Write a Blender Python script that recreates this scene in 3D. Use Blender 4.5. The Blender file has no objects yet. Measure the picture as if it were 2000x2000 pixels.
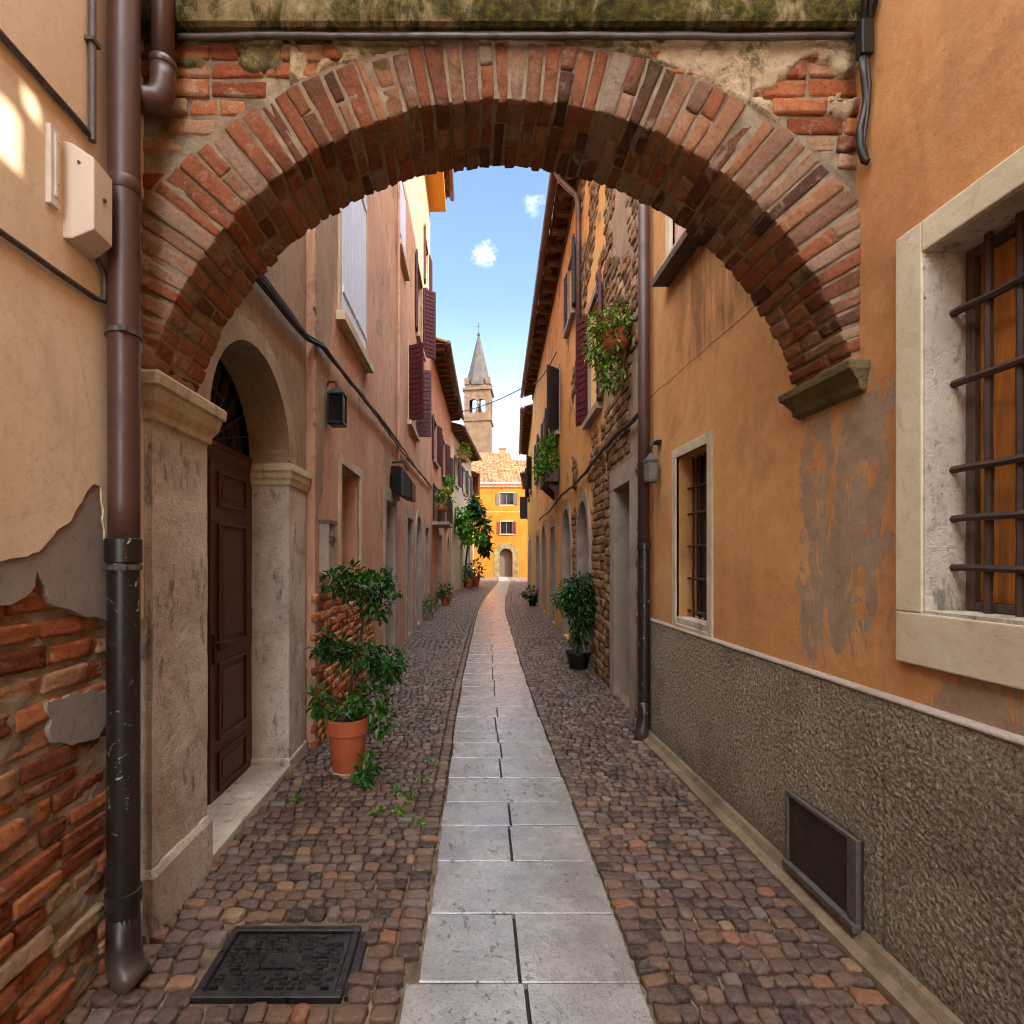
import bpy, bmesh, math, random
from mathutils import Vector, noise as mnoise
rnd = random.Random(7)
sc = bpy.context.scene
COL = sc.collection
R = math.radians
H = 1.6                      # eye height
CX, CY, F = 911.0, 1092.0, 1000.0   # principal point and focal length of the lens, in pixels of a 2000 px picture

# ------------------------------------------------------------------ materials
def lin(c):
    if isinstance(c, str):
        c = [int(c[i:i + 2], 16) / 255 for i in (1, 3, 5)]
        c = [x / 12.92 if x <= .04045 else ((x + .055) / 1.055) ** 2.4 for x in c]
    return (c[0], c[1], c[2], 1)

class NB:
    def __init__(s, name):
        s.m = bpy.data.materials.new(name); s.m.use_nodes = True
        s.t = s.m.node_tree
        s.b = s.t.nodes['Principled BSDF']
    def node(s, ty, **props):
        n = s.t.nodes.new(ty)
        for k, v in props.items(): setattr(n, k, v)
        return n
    def put(s, sock, v):
        if isinstance(v, bpy.types.NodeSocket): s.t.links.new(v, sock)
        elif v is not None:
            if isinstance(v, (tuple, list, str)) and sock.type == 'RGBA': v = lin(v)
            sock.default_value = v
    def pos(s): return s.node('ShaderNodeNewGeometry').outputs['Position']
    def island(s): return s.node('ShaderNodeNewGeometry').outputs['Random Per Island']
    def objc(s): return s.node('ShaderNodeTexCoord').outputs['Object']
    def map(s, v, scale=(1, 1, 1), loc=(0, 0, 0)):
        n = s.node('ShaderNodeMapping'); s.put(n.inputs['Vector'], v)
        n.inputs['Scale'].default_value = scale; n.inputs['Location'].default_value = loc
        return n.outputs[0]
    def noise(s, v, scale, detail=5, rough=.55, dist=0.):
        n = s.node('ShaderNodeTexNoise'); s.put(n.inputs['Vector'], v)
        n.inputs['Scale'].default_value = scale; n.inputs['Detail'].default_value = detail
        n.inputs['Roughness'].default_value = rough; n.inputs['Distortion'].default_value = dist
        return n.outputs['Fac']
    def vor(s, v, scale, feature='F1', out='Distance', rand=1.):
        n = s.node('ShaderNodeTexVoronoi', feature=feature); s.put(n.inputs['Vector'], v)
        n.inputs['Scale'].default_value = scale; n.inputs['Randomness'].default_value = rand
        return n.outputs[out]
    def ramp(s, f, stops, interp='LINEAR'):
        n = s.node('ShaderNodeValToRGB'); s.put(n.inputs[0], f)
        r = n.color_ramp; r.interpolation = interp
        while len(r.elements) < len(stops): r.elements.new(.5)
        for e, (p, c) in zip(r.elements, stops):
            e.position = p
            e.color = (c, c, c, 1) if isinstance(c, (int, float)) else lin(c)
        return n.outputs[0]
    def mix(s, f, a, b, blend='MIX'):
        n = s.node('ShaderNodeMix', data_type='RGBA', blend_type=blend)
        s.put(n.inputs[0], f); s.put(n.inputs[6], a); s.put(n.inputs[7], b)
        return n.outputs[2]
    def math(s, op, a, b=None, clamp=False):
        n = s.node('ShaderNodeMath', operation=op, use_clamp=clamp)
        s.put(n.inputs[0], a)
        if b is not None: s.put(n.inputs[1], b)
        return n.outputs[0]
    def xyz(s, v):
        n = s.node('ShaderNodeSeparateXYZ'); s.put(n.inputs[0], v); return n.outputs
    def bump(s, h, strength=.5, dist=.01, prev=None):
        n = s.node('ShaderNodeBump'); s.put(n.inputs['Height'], h)
        n.inputs['Strength'].default_value = strength; n.inputs['Distance'].default_value = dist
        if prev is not None: s.put(n.inputs['Normal'], prev)
        return n.outputs[0]
    def rng(s, v, a, b, smooth=True):        # 0..1 between a and b
        n = s.node('ShaderNodeMapRange', interpolation_type='SMOOTHSTEP' if smooth else 'LINEAR')
        s.put(n.inputs[0], v); n.inputs[1].default_value = a; n.inputs[2].default_value = b
        return n.outputs[0]
    def done(s, color, rough=.85, normal=None, metal=0., spec=None):
        s.put(s.b.inputs['Base Color'], color); s.put(s.b.inputs['Roughness'], rough)
        s.b.inputs['Metallic'].default_value = metal
        if normal is not None: s.put(s.b.inputs['Normal'], normal)
        if spec is not None: s.b.inputs['Specular IOR Level'].default_value = spec
        return s.m

def plaster(name, c1, c2, c3, stain='#5b4a38', amount=.35, grain=.25, streak=.4, peel=0.):
    """painted lime plaster: cloudy tone, vertical rain streaks, blotchy wear, hairline cracks"""
    n = NB(name); p = n.pos()
    big = n.noise(p, 1.1, 6, .6, .6)
    c = n.ramp(big, [(.3, c1), (.52, c2), (.72, c3)])
    st = n.noise(n.map(p, (5, 5, .8)), 1.6, 6, .65, .6)
    c = n.mix(n.math('MULTIPLY', n.rng(st, .5, .75), streak), c, stain)
    bl = n.noise(p, 3.7, 7, .65, 1.2)
    c = n.mix(n.math('MULTIPLY', n.rng(bl, .56, .72), amount), c, stain)
    mid = n.noise(p, 14, 5, .7)
    c = n.mix(n.math('MULTIPLY', n.rng(mid, .45, .75), .22), c, c3)
    pe = n.rng(n.noise(n.map(p, (1, 1, .6)), 2.1, 9, .68, .5), .585, .6)
    if peel: c = n.mix(n.math('MULTIPLY', pe, peel), c, n.ramp(mid, [(.3, '#6e5a46'), (.7, '#9a8468')]))
    speck = n.noise(p, 60, 4, .7)
    c = n.mix(n.math('MULTIPLY', n.rng(speck, .62, .75), .25), c, stain)
    fine = n.noise(p, 150, 4, .6)
    cr = n.vor(n.map(p, (1, 1, .8)), 1.3, 'DISTANCE_TO_EDGE')
    crack = n.math('MULTIPLY', n.rng(cr, .012, 0), n.rng(big, .5, .65))
    c = n.mix(n.math('MULTIPLY', crack, .14), c, stain)
    gr = n.noise(p, 28, 8, .8)
    c = n.mix(n.math('MULTIPLY', n.rng(gr, .5, .72), .3 + grain * .3), c, stain)
    c = n.mix(n.math('MULTIPLY', n.rng(gr, .46, .3), .3), c, c3)
    b = n.bump(fine, grain, .004)
    b = n.bump(gr, .5, .008, b)
    if peel: b = n.bump(n.math('SUBTRACT', 1., pe), .6, .012, b)
    b = n.bump(n.noise(p, 3, 4), .25, .02, b)
    return n.done(c, n.ramp(mid, [(.3, .75), (.7, .95)]), b, spec=.25)

def stone(name, c1, c2, c3, dark='#4a4038', pits=.5, scale=1., bumpy=.5, rough=.85):
    n = NB(name); p = n.pos()
    a = n.noise(p, 2.5 * scale, 7, .65, .5)
    c = n.ramp(a, [(.3, c1), (.5, c2), (.7, c3)])
    st = n.noise(n.map(p, (6, 6, 2.2)), 1.4, 8, .72, .3)
    c = n.mix(n.math('MULTIPLY', n.rng(st, .54, .66), pits * .75), c, dark)
    g2 = n.noise(p, 24 * scale, 8, .8)
    c = n.mix(n.math('MULTIPLY', n.rng(g2, .5, .7), .15 + .4 * pits), c, dark)
    c = n.mix(n.math('MULTIPLY', n.rng(g2, .47, .3), .35), c, c3)
    pi = n.noise(p, 45 * scale, 4, .7)
    pm = n.rng(pi, .62, .72)
    c = n.mix(n.math('MULTIPLY', pm, pits), c, dark)
    fl = n.noise(p, 9 * scale, 8, .7, .4)
    b = n.bump(fl, bumpy, .02)
    b = n.bump(n.math('SUBTRACT', n.noise(p, 130, 3), pm), bumpy * .7, .005, b)
    return n.done(c, rough, b, spec=.3)

def brick_mat(name, stops, pale='#b59a80', paleamt=.45, moss=0., soot=.35):
    n = NB(name); p = n.pos(); i = n.island()
    c = n.ramp(i, stops)
    q = n.noise(p, 22, 6, .7, .4)
    c = n.mix(n.math('MULTIPLY', n.rng(q, .5, .8), .5), c, stops[0][1])
    w = n.noise(p, 7, 6, .7, 1.)
    c = n.mix(n.math('MULTIPLY', n.rng(w, .54, .68), paleamt), c, pale)
    s = n.noise(p, 4, 6, .65, .6)
    c = n.mix(n.math('MULTIPLY', n.rng(s, .55, .7), soot), c, '#2e2119')
    if moss:
        z = n.xyz(p)[2]
        mm = n.math('MULTIPLY', n.rng(n.noise(p, 6, 7, .7, .5), .47, .6), n.rng(z, 3.3, 3.85))
        c = n.mix(n.math('MULTIPLY', mm, moss), c, '#3d3a1c')
    gr = n.noise(p, 48, 8, .82)
    c = n.mix(n.math('MULTIPLY', n.rng(gr, .5, .68), .55), c, '#2e1d14')
    c = n.mix(n.math('MULTIPLY', n.rng(gr, .46, .3), .4), c, pale)
    b = n.bump(n.noise(p, 40, 7, .75), 1., .018)
    b = n.bump(gr, .7, .006, b)
    return n.done(c, .9, b, spec=.2)

def flat(name, c, rough=.6, metal=0., var=.25, scale=8, c2=None, spec=None, bumps=.15):
    n = NB(name); p = n.pos()
    q = n.noise(p, scale, 6, .65, .4)
    cc = lin(c)
    c2 = c2 or [x * .45 for x in cc[:3]]
    col = n.mix(n.math('MULTIPLY', n.rng(q, .42, .72), var * 2, True), c, c2)
    b = n.bump(n.noise(p, scale * 6, 5, .7), bumps, .004)
    return n.done(col, n.ramp(q, [(.3, max(.05, rough - .12)), (.7, min(1, rough + .12))]), b, metal, spec)

def leaf_mat(name, c1, c2, c3):
    n = NB(name); i = n.island()
    c = n.ramp(i, [(0, c1), (.55, c2), (1, c3)])
    n.done(c, .42, spec=.45)
    tr = n.node('ShaderNodeBsdfTranslucent'); n.put(tr.inputs[0], n.mix(.5, c, c3))
    mx = n.node('ShaderNodeMixShader'); mx.inputs[0].default_value = .22
    n.t.links.new(n.b.outputs[0], mx.inputs[1]); n.t.links.new(tr.outputs[0], mx.inputs[2])
    n.t.links.new(mx.outputs[0], n.t.nodes['Material Output'].inputs['Surface'])
    return n.m

M = {}
M['cream'] = plaster('cream_plaster', '#dbc09a', '#e5cdaa', '#edd8ba', '#9c8262', .22, .3, .25)
M['cement'] = plaster('grey_cement', '#857c72', '#948a80', '#a3998c', '#4b4038', .35, .8, .15)
M['pink'] = plaster('pink_plaster', '#b2866c', '#c09478', '#cca488', '#66503f', .5, .4, .5, .55)
M['brown'] = plaster('brown_rough_render', '#84705c', '#9a8268', '#b39a7c', '#4b3e30', .6, 1., .45, .6)
M['peach'] = plaster('peach_plaster', '#d49a58', '#e0aa66', '#e8ba78', '#7e5a38', .5, .6, .3, .7)
M['ochre'] = plaster('ochre_plaster', '#965010', '#9e5812', '#a8621a', '#743e0c', .25, .25, .25)
M['yellow'] = plaster('yellow_plaster', '#c89440', '#d6a24c', '#deb060', '#8a6a40', .4, .3, .5)
M['pale'] = plaster('pale_plaster', '#bfb39e', '#cdc2ac', '#d8cdb8', '#7e705e', .35, .3, .5)
M['rust'] = plaster('rust_plaster', '#a87458', '#b58064', '#c48e72', '#5e4032', .4, .3, .5)
M['umber'] = plaster('umber_plaster', '#a5765a', '#b58668', '#c2967a', '#6a4e3c', .45, .35, .5)

def orange_wall():
    n = NB('orange_plaster'); p = n.pos(); X, Y, Z = n.xyz(p)
    big = n.noise(p, .9, 6, .6, .8)
    c = n.ramp(big, [(.3, '#b27a4c'), (.5, '#c18a54'), (.7, '#ce9e68')])
    st = n.noise(n.map(p, (3, 3, .35)), 1.7, 6, .6, .4)
    c = n.mix(n.math('MULTIPLY', n.rng(st, .5, .72), .45), c, '#a9683c')
    mid = n.noise(p, 9, 6, .65)
    c = n.mix(n.math('MULTIPLY', n.rng(mid, .4, .75), .3), c, '#d2a268')
    c = n.mix(n.math('MULTIPLY', n.rng(n.noise(n.map(p, (1, 1, .7)), 2.3, 7, .65, .5), .5, .68), .4), c, '#8c6a48')
    # dark rain stain on the wall beyond the arch
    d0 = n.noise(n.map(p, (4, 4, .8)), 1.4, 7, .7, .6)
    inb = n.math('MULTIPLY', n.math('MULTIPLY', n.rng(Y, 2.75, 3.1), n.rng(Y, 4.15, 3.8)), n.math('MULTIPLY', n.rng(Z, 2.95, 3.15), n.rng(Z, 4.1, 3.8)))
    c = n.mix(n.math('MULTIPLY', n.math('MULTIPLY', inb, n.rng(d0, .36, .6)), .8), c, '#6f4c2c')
    # damp band over the dado
    low = n.math('MULTIPLY', n.rng(n.math('ADD', Z, n.math('MULTIPLY', mid, .25)), 1.42, 1.15), n.rng(big, .4, .6))
    c = n.mix(n.math('MULTIPLY', low, .3), c, '#a86c42')
    # bare grey render where the paint has come off under the impost
    wob = n.noise(n.map(p, (1, 1, .55)), 4.2, 8, .66, 1.1)
    w2 = n.noise(n.map(p, (2.2, 2.2, .8)), 3.1, 7, .65, .8)
    yy = n.math('ADD', Y, n.math('MULTIPLY', n.math('ADD', n.math('SUBTRACT', wob, .5), n.math('MULTIPLY', n.math('SUBTRACT', n.noise(p, 30, 6, .8), .5), .12)), .5))
    zz = n.math('ADD', Z, n.math('MULTIPLY', n.math('SUBTRACT', w2, .5), .8))
    box = n.math('MULTIPLY', n.math('MULTIPLY', n.rng(yy, 1.99, 2.02), n.rng(yy, 2.53, 2.50)),
                 n.math('MULTIPLY', n.rng(zz, 1.13, 1.17), n.rng(zz, 2.34, 2.30)))
    keep = n.rng(n.noise(n.map(p, (1.6, 1.6, .6)), 5., 6, .6, 1.4), .42, .47)
    box = n.math('MULTIPLY', box, keep)
    b2 = n.math('MULTIPLY', n.rng(n.math('ADD', zz, n.math('MULTIPLY', yy, .0)), 1.24, 1.2), n.math('MULTIPLY', n.rng(yy, 1.78, 1.74), n.rng(w2, .4, .48)))
    mask = n.math('MAXIMUM', box, b2)
    grey = n.ramp(mid, [(.3, '#87735e'), (.6, '#9d8870'), (.8, '#b09a82')])
    c = n.mix(n.math('MULTIPLY', mask, .93), c, grey)
    sp = n.noise(p, 70, 4, .7)
    c = n.mix(n.math('MULTIPLY', n.rng(sp, .62, .75), .2), c, '#6b4026')
    g2 = n.noise(p, 26, 8, .82)
    c = n.mix(n.math('MULTIPLY', n.rng(g2, .5, .7), .35), c, '#8a5230')
    c = n.mix(n.math('MULTIPLY', n.rng(g2, .46, .3), .25), c, '#dcae78')
    # thin horizontal crack
    crk = n.math('ABSOLUTE', n.math('SUBTRACT', Z, n.math('ADD', 3.02, n.math('MULTIPLY', n.noise(p, 3, 5), .06))))
    cm = n.math('MULTIPLY', n.rng(crk, .008, .003), n.rng(Y, 2.3, 2.6))
    c = n.mix(n.math('MULTIPLY', cm, .7), c, '#4a2e1a')
    b = n.bump(n.noise(p, 140, 4), .3, .004)
    b = n.bump(g2, .5, .008, b)
    b = n.bump(n.math('SUBTRACT', mid, n.math('MULTIPLY', mask, .6)), .3, .010, b)
    b = n.bump(n.noise(p, 3, 5), .5, .03, b)
    return n.done(c, .85, b, spec=.25)
M['orange'] = orange_wall()

def dash():
    n = NB('pebble_dash'); p = n.pos()
    g = n.noise(p, 62, 6, .85, .1)
    c = n.ramp(g, [(.35, '#302a22'), (.46, '#7c6f5c'), (.57, '#ab9d84'), (.7, '#e4d8c0')])
    big = n.noise(p, 2.2, 5, .6, .5)
    c = n.mix(n.math('MULTIPLY', n.rng(big, .42, .66), .4), c, '#4e3e2e')
    z = n.xyz(p)[2]
    c = n.mix(n.math('MULTIPLY', n.rng(n.math('ADD', z, n.math('MULTIPLY', big, .5)), .5, .18), .5), c, '#3a3022')
    sp = n.vor(p, 85)
    c = n.mix(n.math('MULTIPLY', n.rng(sp, .22, .1), .3), c, '#b3a488')
    b = n.bump(g, .9, .012)
    b = n.bump(n.noise(p, 210, 3), .5, .004, b)
    return n.done(c, .92, b, spec=.2)
M['dash'] = dash()

M['stone'] = stone('pale_stone', '#a8957a', '#bcaa8e', '#cdbc9e', '#6a5a46', .35, 1., .45)
M['pier'] = stone('flaking_pier_stone', '#a89a88', '#beb09e', '#d2c6b4', '#403a34', .85, 1., .9)
M['capstone'] = stone('capital_stone', '#a89878', '#bcac8c', '#cebf9e', '#4a422c', .5, 1., .6)
M['archstone'] = stone('door_arch_stone', '#86745c', '#988468', '#ac987a', '#463c2c', .6, 1., .7)
M['frame'] = stone('window_stone', '#bfae8e', '#cabb9c', '#d6c8aa', '#7c6c52', .35, 1., .25)
M['greystone'] = stone('grey_stone', '#8c7e70', '#9c8e80', '#ae9f90', '#564a40', .4, 1., .5)
M['mossstone'] = stone('mossy_impost', '#4c4228', '#6a5c3c', '#87764f', '#2a2614', .7, 1., .8)
M['towerstone'] = stone('tower_brickwork', '#463426', '#58422f', '#6a523a', '#2e2118', .4, .35, .3)
M['spire'] = stone('spire_stone', '#332e2a', '#3e3833', '#4a433d', '#26211e', .35, .35, .3)

M['brick'] = brick_mat('old_red_brick', [(0, '#74402a'), (.25, '#a05634'), (.5, '#b86a40'), (.75, '#c67e50'), (1, '#b89a78')], '#c8b294', .6, 0., .35)
M['archbrick'] = brick_mat('arch_brick', [(0, '#56392c'), (.2, '#845038'), (.45, '#a46240'), (.6, '#8e6a54'), (.8, '#ae7852'), (1, '#a08c78')], '#bca890', .5, .85, .5)
M['archsoffit'] = M['archbrick']

def mortar():
    n = NB('lime_mortar'); p = n.pos()
    a = n.noise(p, 6, 7, .7, .6)
    c = n.ramp(a, [(.3, '#6c5d4c'), (.5, '#94836c'), (.7, '#b4a388')])
    c = n.mix(n.math('MULTIPLY', n.rng(n.noise(p, 3, 5), .54, .68), .35), c, '#8a6248')
    b = n.bump(n.noise(p, 30, 7, .75), 1., .015)
    return n.done(c, .95, b, spec=.15)
M['mortar'] = mortar()

def mossplaster():
    n = NB('mossy_flaking_plaster'); p = n.pos(); X, Y, Z = n.xyz(p)
    a = n.noise(p, 5, 7, .7, .8)
    c = n.ramp(a, [(.3, '#a58a6a'), (.5, '#c4ab88'), (.7, '#dcc6a4')])
    m = n.noise(p, 4.5, 8, .72, 1.)
    dry = n.rng(X, .45, 1.1)
    up = n.rng(Z, 3.0, 3.7)
    mk = n.math('MULTIPLY', n.rng(n.math('ADD', m, n.math('MULTIPLY', n.math('SUBTRACT', up, n.math('MULTIPLY', dry, .75)), .2)), .54, .68), .85)
    moss = n.ramp(n.noise(p, 25, 5, .7), [(.3, '#38331c'), (.5, '#565026'), (.7, '#7a7434')])
    c = n.mix(mk, c, moss)
    g = n.noise(p, 11, 6, .7)
    c = n.mix(n.math('MULTIPLY', n.rng(g, .55, .7), .6), c, '#5a4c3e')
    b = n.bump(n.noise(p, 35, 7, .75), .9, .015)
    b = n.bump(n.noise(p, 140, 3), .5, .005, b)
    return n.done(c, .95, b, spec=.15)
M['mossplaster'] = mossplaster()

def mosscornice():
    n = NB('mossy_cornice_stone'); p = n.pos(); X = n.xyz(p)[0]
    a = n.noise(p, 7, 7, .7, .8)
    c = n.ramp(a, [(.3, '#7a6a48'), (.5, '#a08e66'), (.7, '#c0b088')])
    m = n.rng(n.math('ADD', n.noise(n.map(p, (1, 1, .5)), 6, 8, .72, .6), n.math('MULTIPLY', n.rng(X, -.9, .3), .14)), .46, .62)
    moss = n.ramp(n.noise(p, 30, 5, .7), [(.3, '#2a2714'), (.5, '#4a4620'), (.72, '#76702c')])
    c = n.mix(m, c, moss)
    b = n.bump(n.noise(p, 30, 7, .8), 1., .02)
    return n.done(c, .95, b, spec=.15)
M['mosscornice'] = mosscornice()

def cobble():
    n = NB('cobblestones'); p = n.pos(); i = n.island(); Y = n.xyz(p)[1]
    c = n.ramp(i, [(0, '#3e322e'), (.14, '#57443c'), (.3, '#6c5246'), (.45, '#5a4a44'), (.58, '#74543f'), (.7, '#6a564c'), (.8, '#7e5c42'), (.9, '#746a62'), (.955, '#8e5c3e'), (1, '#9a7a5c')])
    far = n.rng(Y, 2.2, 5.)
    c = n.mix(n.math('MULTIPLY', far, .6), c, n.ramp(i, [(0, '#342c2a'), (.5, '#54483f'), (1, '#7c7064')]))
    a = n.noise(p, 38, 6, .7)
    c = n.mix(n.math('MULTIPLY', n.rng(a, .48, .7), .45), c, '#94836f')
    g2 = n.noise(p, 75, 7, .8)
    c = n.mix(n.math('MULTIPLY', n.rng(g2, .5, .68), .55), c, '#241a16')
    d = n.noise(p, 2., 5, .6)
    c = n.mix(n.math('MULTIPLY', n.rng(d, .5, .7), .3), c, '#3a2c26')
    b = n.bump(n.noise(p, 60, 7, .8), .9, .008)
    b = n.bump(n.noise(p, 24, 5, .6), .9, .016, b)
    c = n.mix(1., c, (.93, .9, .87), 'MULTIPLY')
    r = n.ramp(n.math('ADD', n.math('MULTIPLY', a, .6), n.math('MULTIPLY', i, .3)), [(.25, .26), (.7, .55)])
    return n.done(c, r, b, spec=.5)
M['cobble'] = cobble()
def bedmat():
    n = NB('sandy_joint_bed'); p = n.pos(); Y = n.xyz(p)[1]
    a = n.noise(p, 9, 7, .7)
    c = n.ramp(a, [(.3, '#463a2e'), (.5, '#705f4c'), (.72, '#a08c70')])
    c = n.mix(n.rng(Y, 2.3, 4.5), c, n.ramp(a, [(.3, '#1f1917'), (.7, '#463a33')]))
    b = n.bump(n.noise(p, 90, 5, .7), .7, .006)
    return n.done(c, .95, b, spec=.1)
M['bed'] = bedmat()
def slabmat():
    n = NB('worn_paving_slab'); p = n.pos(); i = n.island()
    a = n.noise(p, 3, 7, .65, .5)
    c = n.ramp(a, [(.3, '#7d7772'), (.5, '#938d86'), (.7, '#a8a199')])
    c = n.mix(n.math('MULTIPLY', n.ramp(i, [(0, 0.), (1, 1.)]), .35), c, '#7f8082')
    d = n.rng(n.noise(p, 6, 8, .75, 1.), .57, .68)
    c = n.mix(n.math('MULTIPLY', d, .45), c, '#6e6256')
    pn = n.noise(n.map(p, (1, .7, 1)), 26, 4, .6)
    area = n.rng(n.noise(p, 1.7, 4), .4, .56)
    pit = n.math('MULTIPLY', n.rng(pn, .6, .66), area)
    c = n.mix(n.math('MULTIPLY', pit, .75), c, '#4f453d')
    sp = n.noise(p, 110, 3, .6)
    c = n.mix(n.math('MULTIPLY', n.rng(sp, .53, .66), .6), c, '#4a4540')
    g2 = n.noise(p, 20, 8, .8)
    c = n.mix(n.math('MULTIPLY', n.rng(g2, .52, .7), .5), c, '#6c6660')
    b = n.bump(n.noise(p, 5, 6, .6), .35, .02)
    b = n.bump(n.math('SUBTRACT', n.math('MULTIPLY', sp, .2), pit), .5, .006, b)
    r = n.ramp(n.math('ADD', n.noise(p, 8, 6, .7), n.math('MULTIPLY', pit, .4)), [(.3, .15), (.5, .24), (.75, .45)])
    return n.done(c, r, b, spec=.8)
M['slab'] = slabmat()
M['kerb'] = stone('kerb_concrete', '#5c4c3a', '#74624c', '#8c785e', '#38301e', .6, 1., .7)
M['dirt'] = flat('dark_joint_dirt', '#2c2622', .95, 0, .3, 20, bumps=.6)
M['soil'] = flat('far_ground_earth', '#5e5449', .95, 0, .2, 2)

M['brownpipe'] = flat('brown_painted_metal', '#4f352d', .42, 0, .22, 7, spec=.5, bumps=.05)
def castiron():
    n = NB('black_cast_iron'); p = n.pos()
    a = n.noise(p, 12, 6, .7)
    c = n.ramp(a, [(.3, '#16110f'), (.7, '#2a211d')])
    fl = n.math('MULTIPLY', n.rng(n.noise(p, 26, 5, .7, 1.), .62, .65), n.rng(n.noise(p, 3, 3), .45, .6))
    c = n.mix(fl, c, '#a9a29c')
    z = n.xyz(p)[2]
    c = n.mix(n.math('MULTIPLY', n.rng(n.math('ADD', z, n.math('MULTIPLY', a, .12)), .26, .1), .7), c, '#54453a')
    return n.done(c, .35, n.bump(n.noise(p, 50, 5, .7), .2, .004), spec=.5)
M['castiron'] = castiron()
M['iron'] = flat('rusty_wrought_iron', '#3a2c26', .6, .3, .35, 20, '#5c3a26', bumps=.5)
M['black'] = flat('black_metal', '#15130f', .45, .2, .2, 10)
M['cable'] = flat('black_cable', '#1c1815', .5, 0, .3, 9, '#3a322c')
M['conduit'] = flat('grey_conduit', '#5d554f', .5, .2, .35, 14, '#3a3028')
M['cover'] = flat('manhole_iron', '#2a2727', .34, .5, .35, 25, '#4a423c', bumps=.5)
M['hatch'] = flat('hatch_metal', '#3c3026', .5, .3, .35, 6, '#2a211a', bumps=.2)
M['plastic'] = flat('cream_plastic', '#d2c2ac', .5, 0, .1, 6, '#b3a08a', bumps=.05)
M['white'] = flat('white_plastic', '#d8d0c6', .5, 0, .12, 14, '#9a8a78', bumps=.05)
def wood(name, c1, c2, rough=.5, ax=2):
    n = NB(name); p = n.pos()
    s = [14, 14, 14]; s[ax] = .9
    a = n.noise(n.map(p, tuple(s)), 2.2, 6, .65, .8)
    c = n.ramp(a, [(.3, c1), (.7, c2)])
    return n.done(c, rough, n.bump(a, .3, .004), spec=.4)
M['door'] = wood('varnished_door_wood', '#2e1a10', '#5e3620', .38)
M['panel'] = wood('window_wood', '#824814', '#c47a22', .35)
M['olive'] = wood('olive_glass_shutter', '#6a5412', '#94781c', .3)
M['oldwood'] = wood('old_grey_wood', '#3c3028', '#6a5848', .8)
M['redshut'] = wood('dark_red_shutter', '#3a0f18', '#561824', .55)
M['blueshut'] = wood('pale_blue_shutter', '#c0c8da', '#dce2ee', .5)
M['pinkshut'] = wood('pale_pink_shutter', '#b08a80', '#caa79c', .55)
M['darkshut'] = wood('dark_slate_shutter', '#221e22', '#3a3438', .55)
M['soffit'] = wood('yellow_eave_board', '#c08a20', '#dca634', .6, 1)
M['terracotta'] = flat('terracotta', '#b0552c', .75, 0, .25, 9, '#8c4a30')
M['earth'] = flat('potting_soil', '#2a1e16', .95, 0, .3, 30)
def glass():
    n = NB('dark_window_glass')
    return n.done('#14161a', .08, n.bump(n.noise(n.pos(), 3, 2), .05, .01), spec=.6)
M['glass'] = glass()
M['lampglass'] = flat('frosted_lamp_glass', '#77736c', .25, 0, .2, 20, '#54504a', spec=.6)
def tile(name, stops):
    n = NB(name); p = n.pos()
    v = n.vor(n.map(p, (4.5, 4.5, 4.5)), 1., out='Color')
    sx = n.xyz(v)[0]
    c = n.ramp(sx, stops)
    a = n.noise(p, 6, 6, .7)
    c = n.mix(n.math('MULTIPLY', n.rng(a, .5, .72), .45), c, '#94704a')
    c = n.mix(n.math('MULTIPLY', n.rng(n.noise(p, 3, 5), .55, .7), .4), c, '#5c4430')
    return n.done(c, .9, n.bump(a, .5, .02), spec=.15)
M['tile'] = tile('clay_roof_tiles', [(0, '#462818'), (.4, '#6a4028'), (.7, '#805636'), (1, '#947048')])
M['rafter'] = wood('eave_timber', '#4a3020', '#7a5234', .8, 0)
M['gutter'] = flat('copper_gutter', '#6e5244', .5, .3, .3, 5, '#4a3a32')
M['leaf'] = leaf_mat('dark_glossy_leaves', '#0c240a', '#1a4210', '#3a7420')
M['rubble'] = brick_mat('rubble_stone', [(0, '#5c4630'), (.3, '#84684a'), (.6, '#9c805c'), (.85, '#8f5e40'), (1, '#b49a78')], '#c0a680', .5, 0., .5)
M['leaf2'] = leaf_mat('fresh_green_leaves', '#1c480c', '#3a7a12', '#7aa824')
M['leaf3'] = leaf_mat('mid_green_leaves', '#143a0e', '#2c5c14', '#4f8424')
M['leaf4'] = leaf_mat('trailing_yellow_green_leaves', '#20400a', '#4a6e10', '#8c9c20')
M['petal'] = flat('red_petals', '#a02434', .6, 0, .2, 30)
M['stem'] = flat('woody_stem', '#3e3020', .85, 0, .3, 30)

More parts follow.
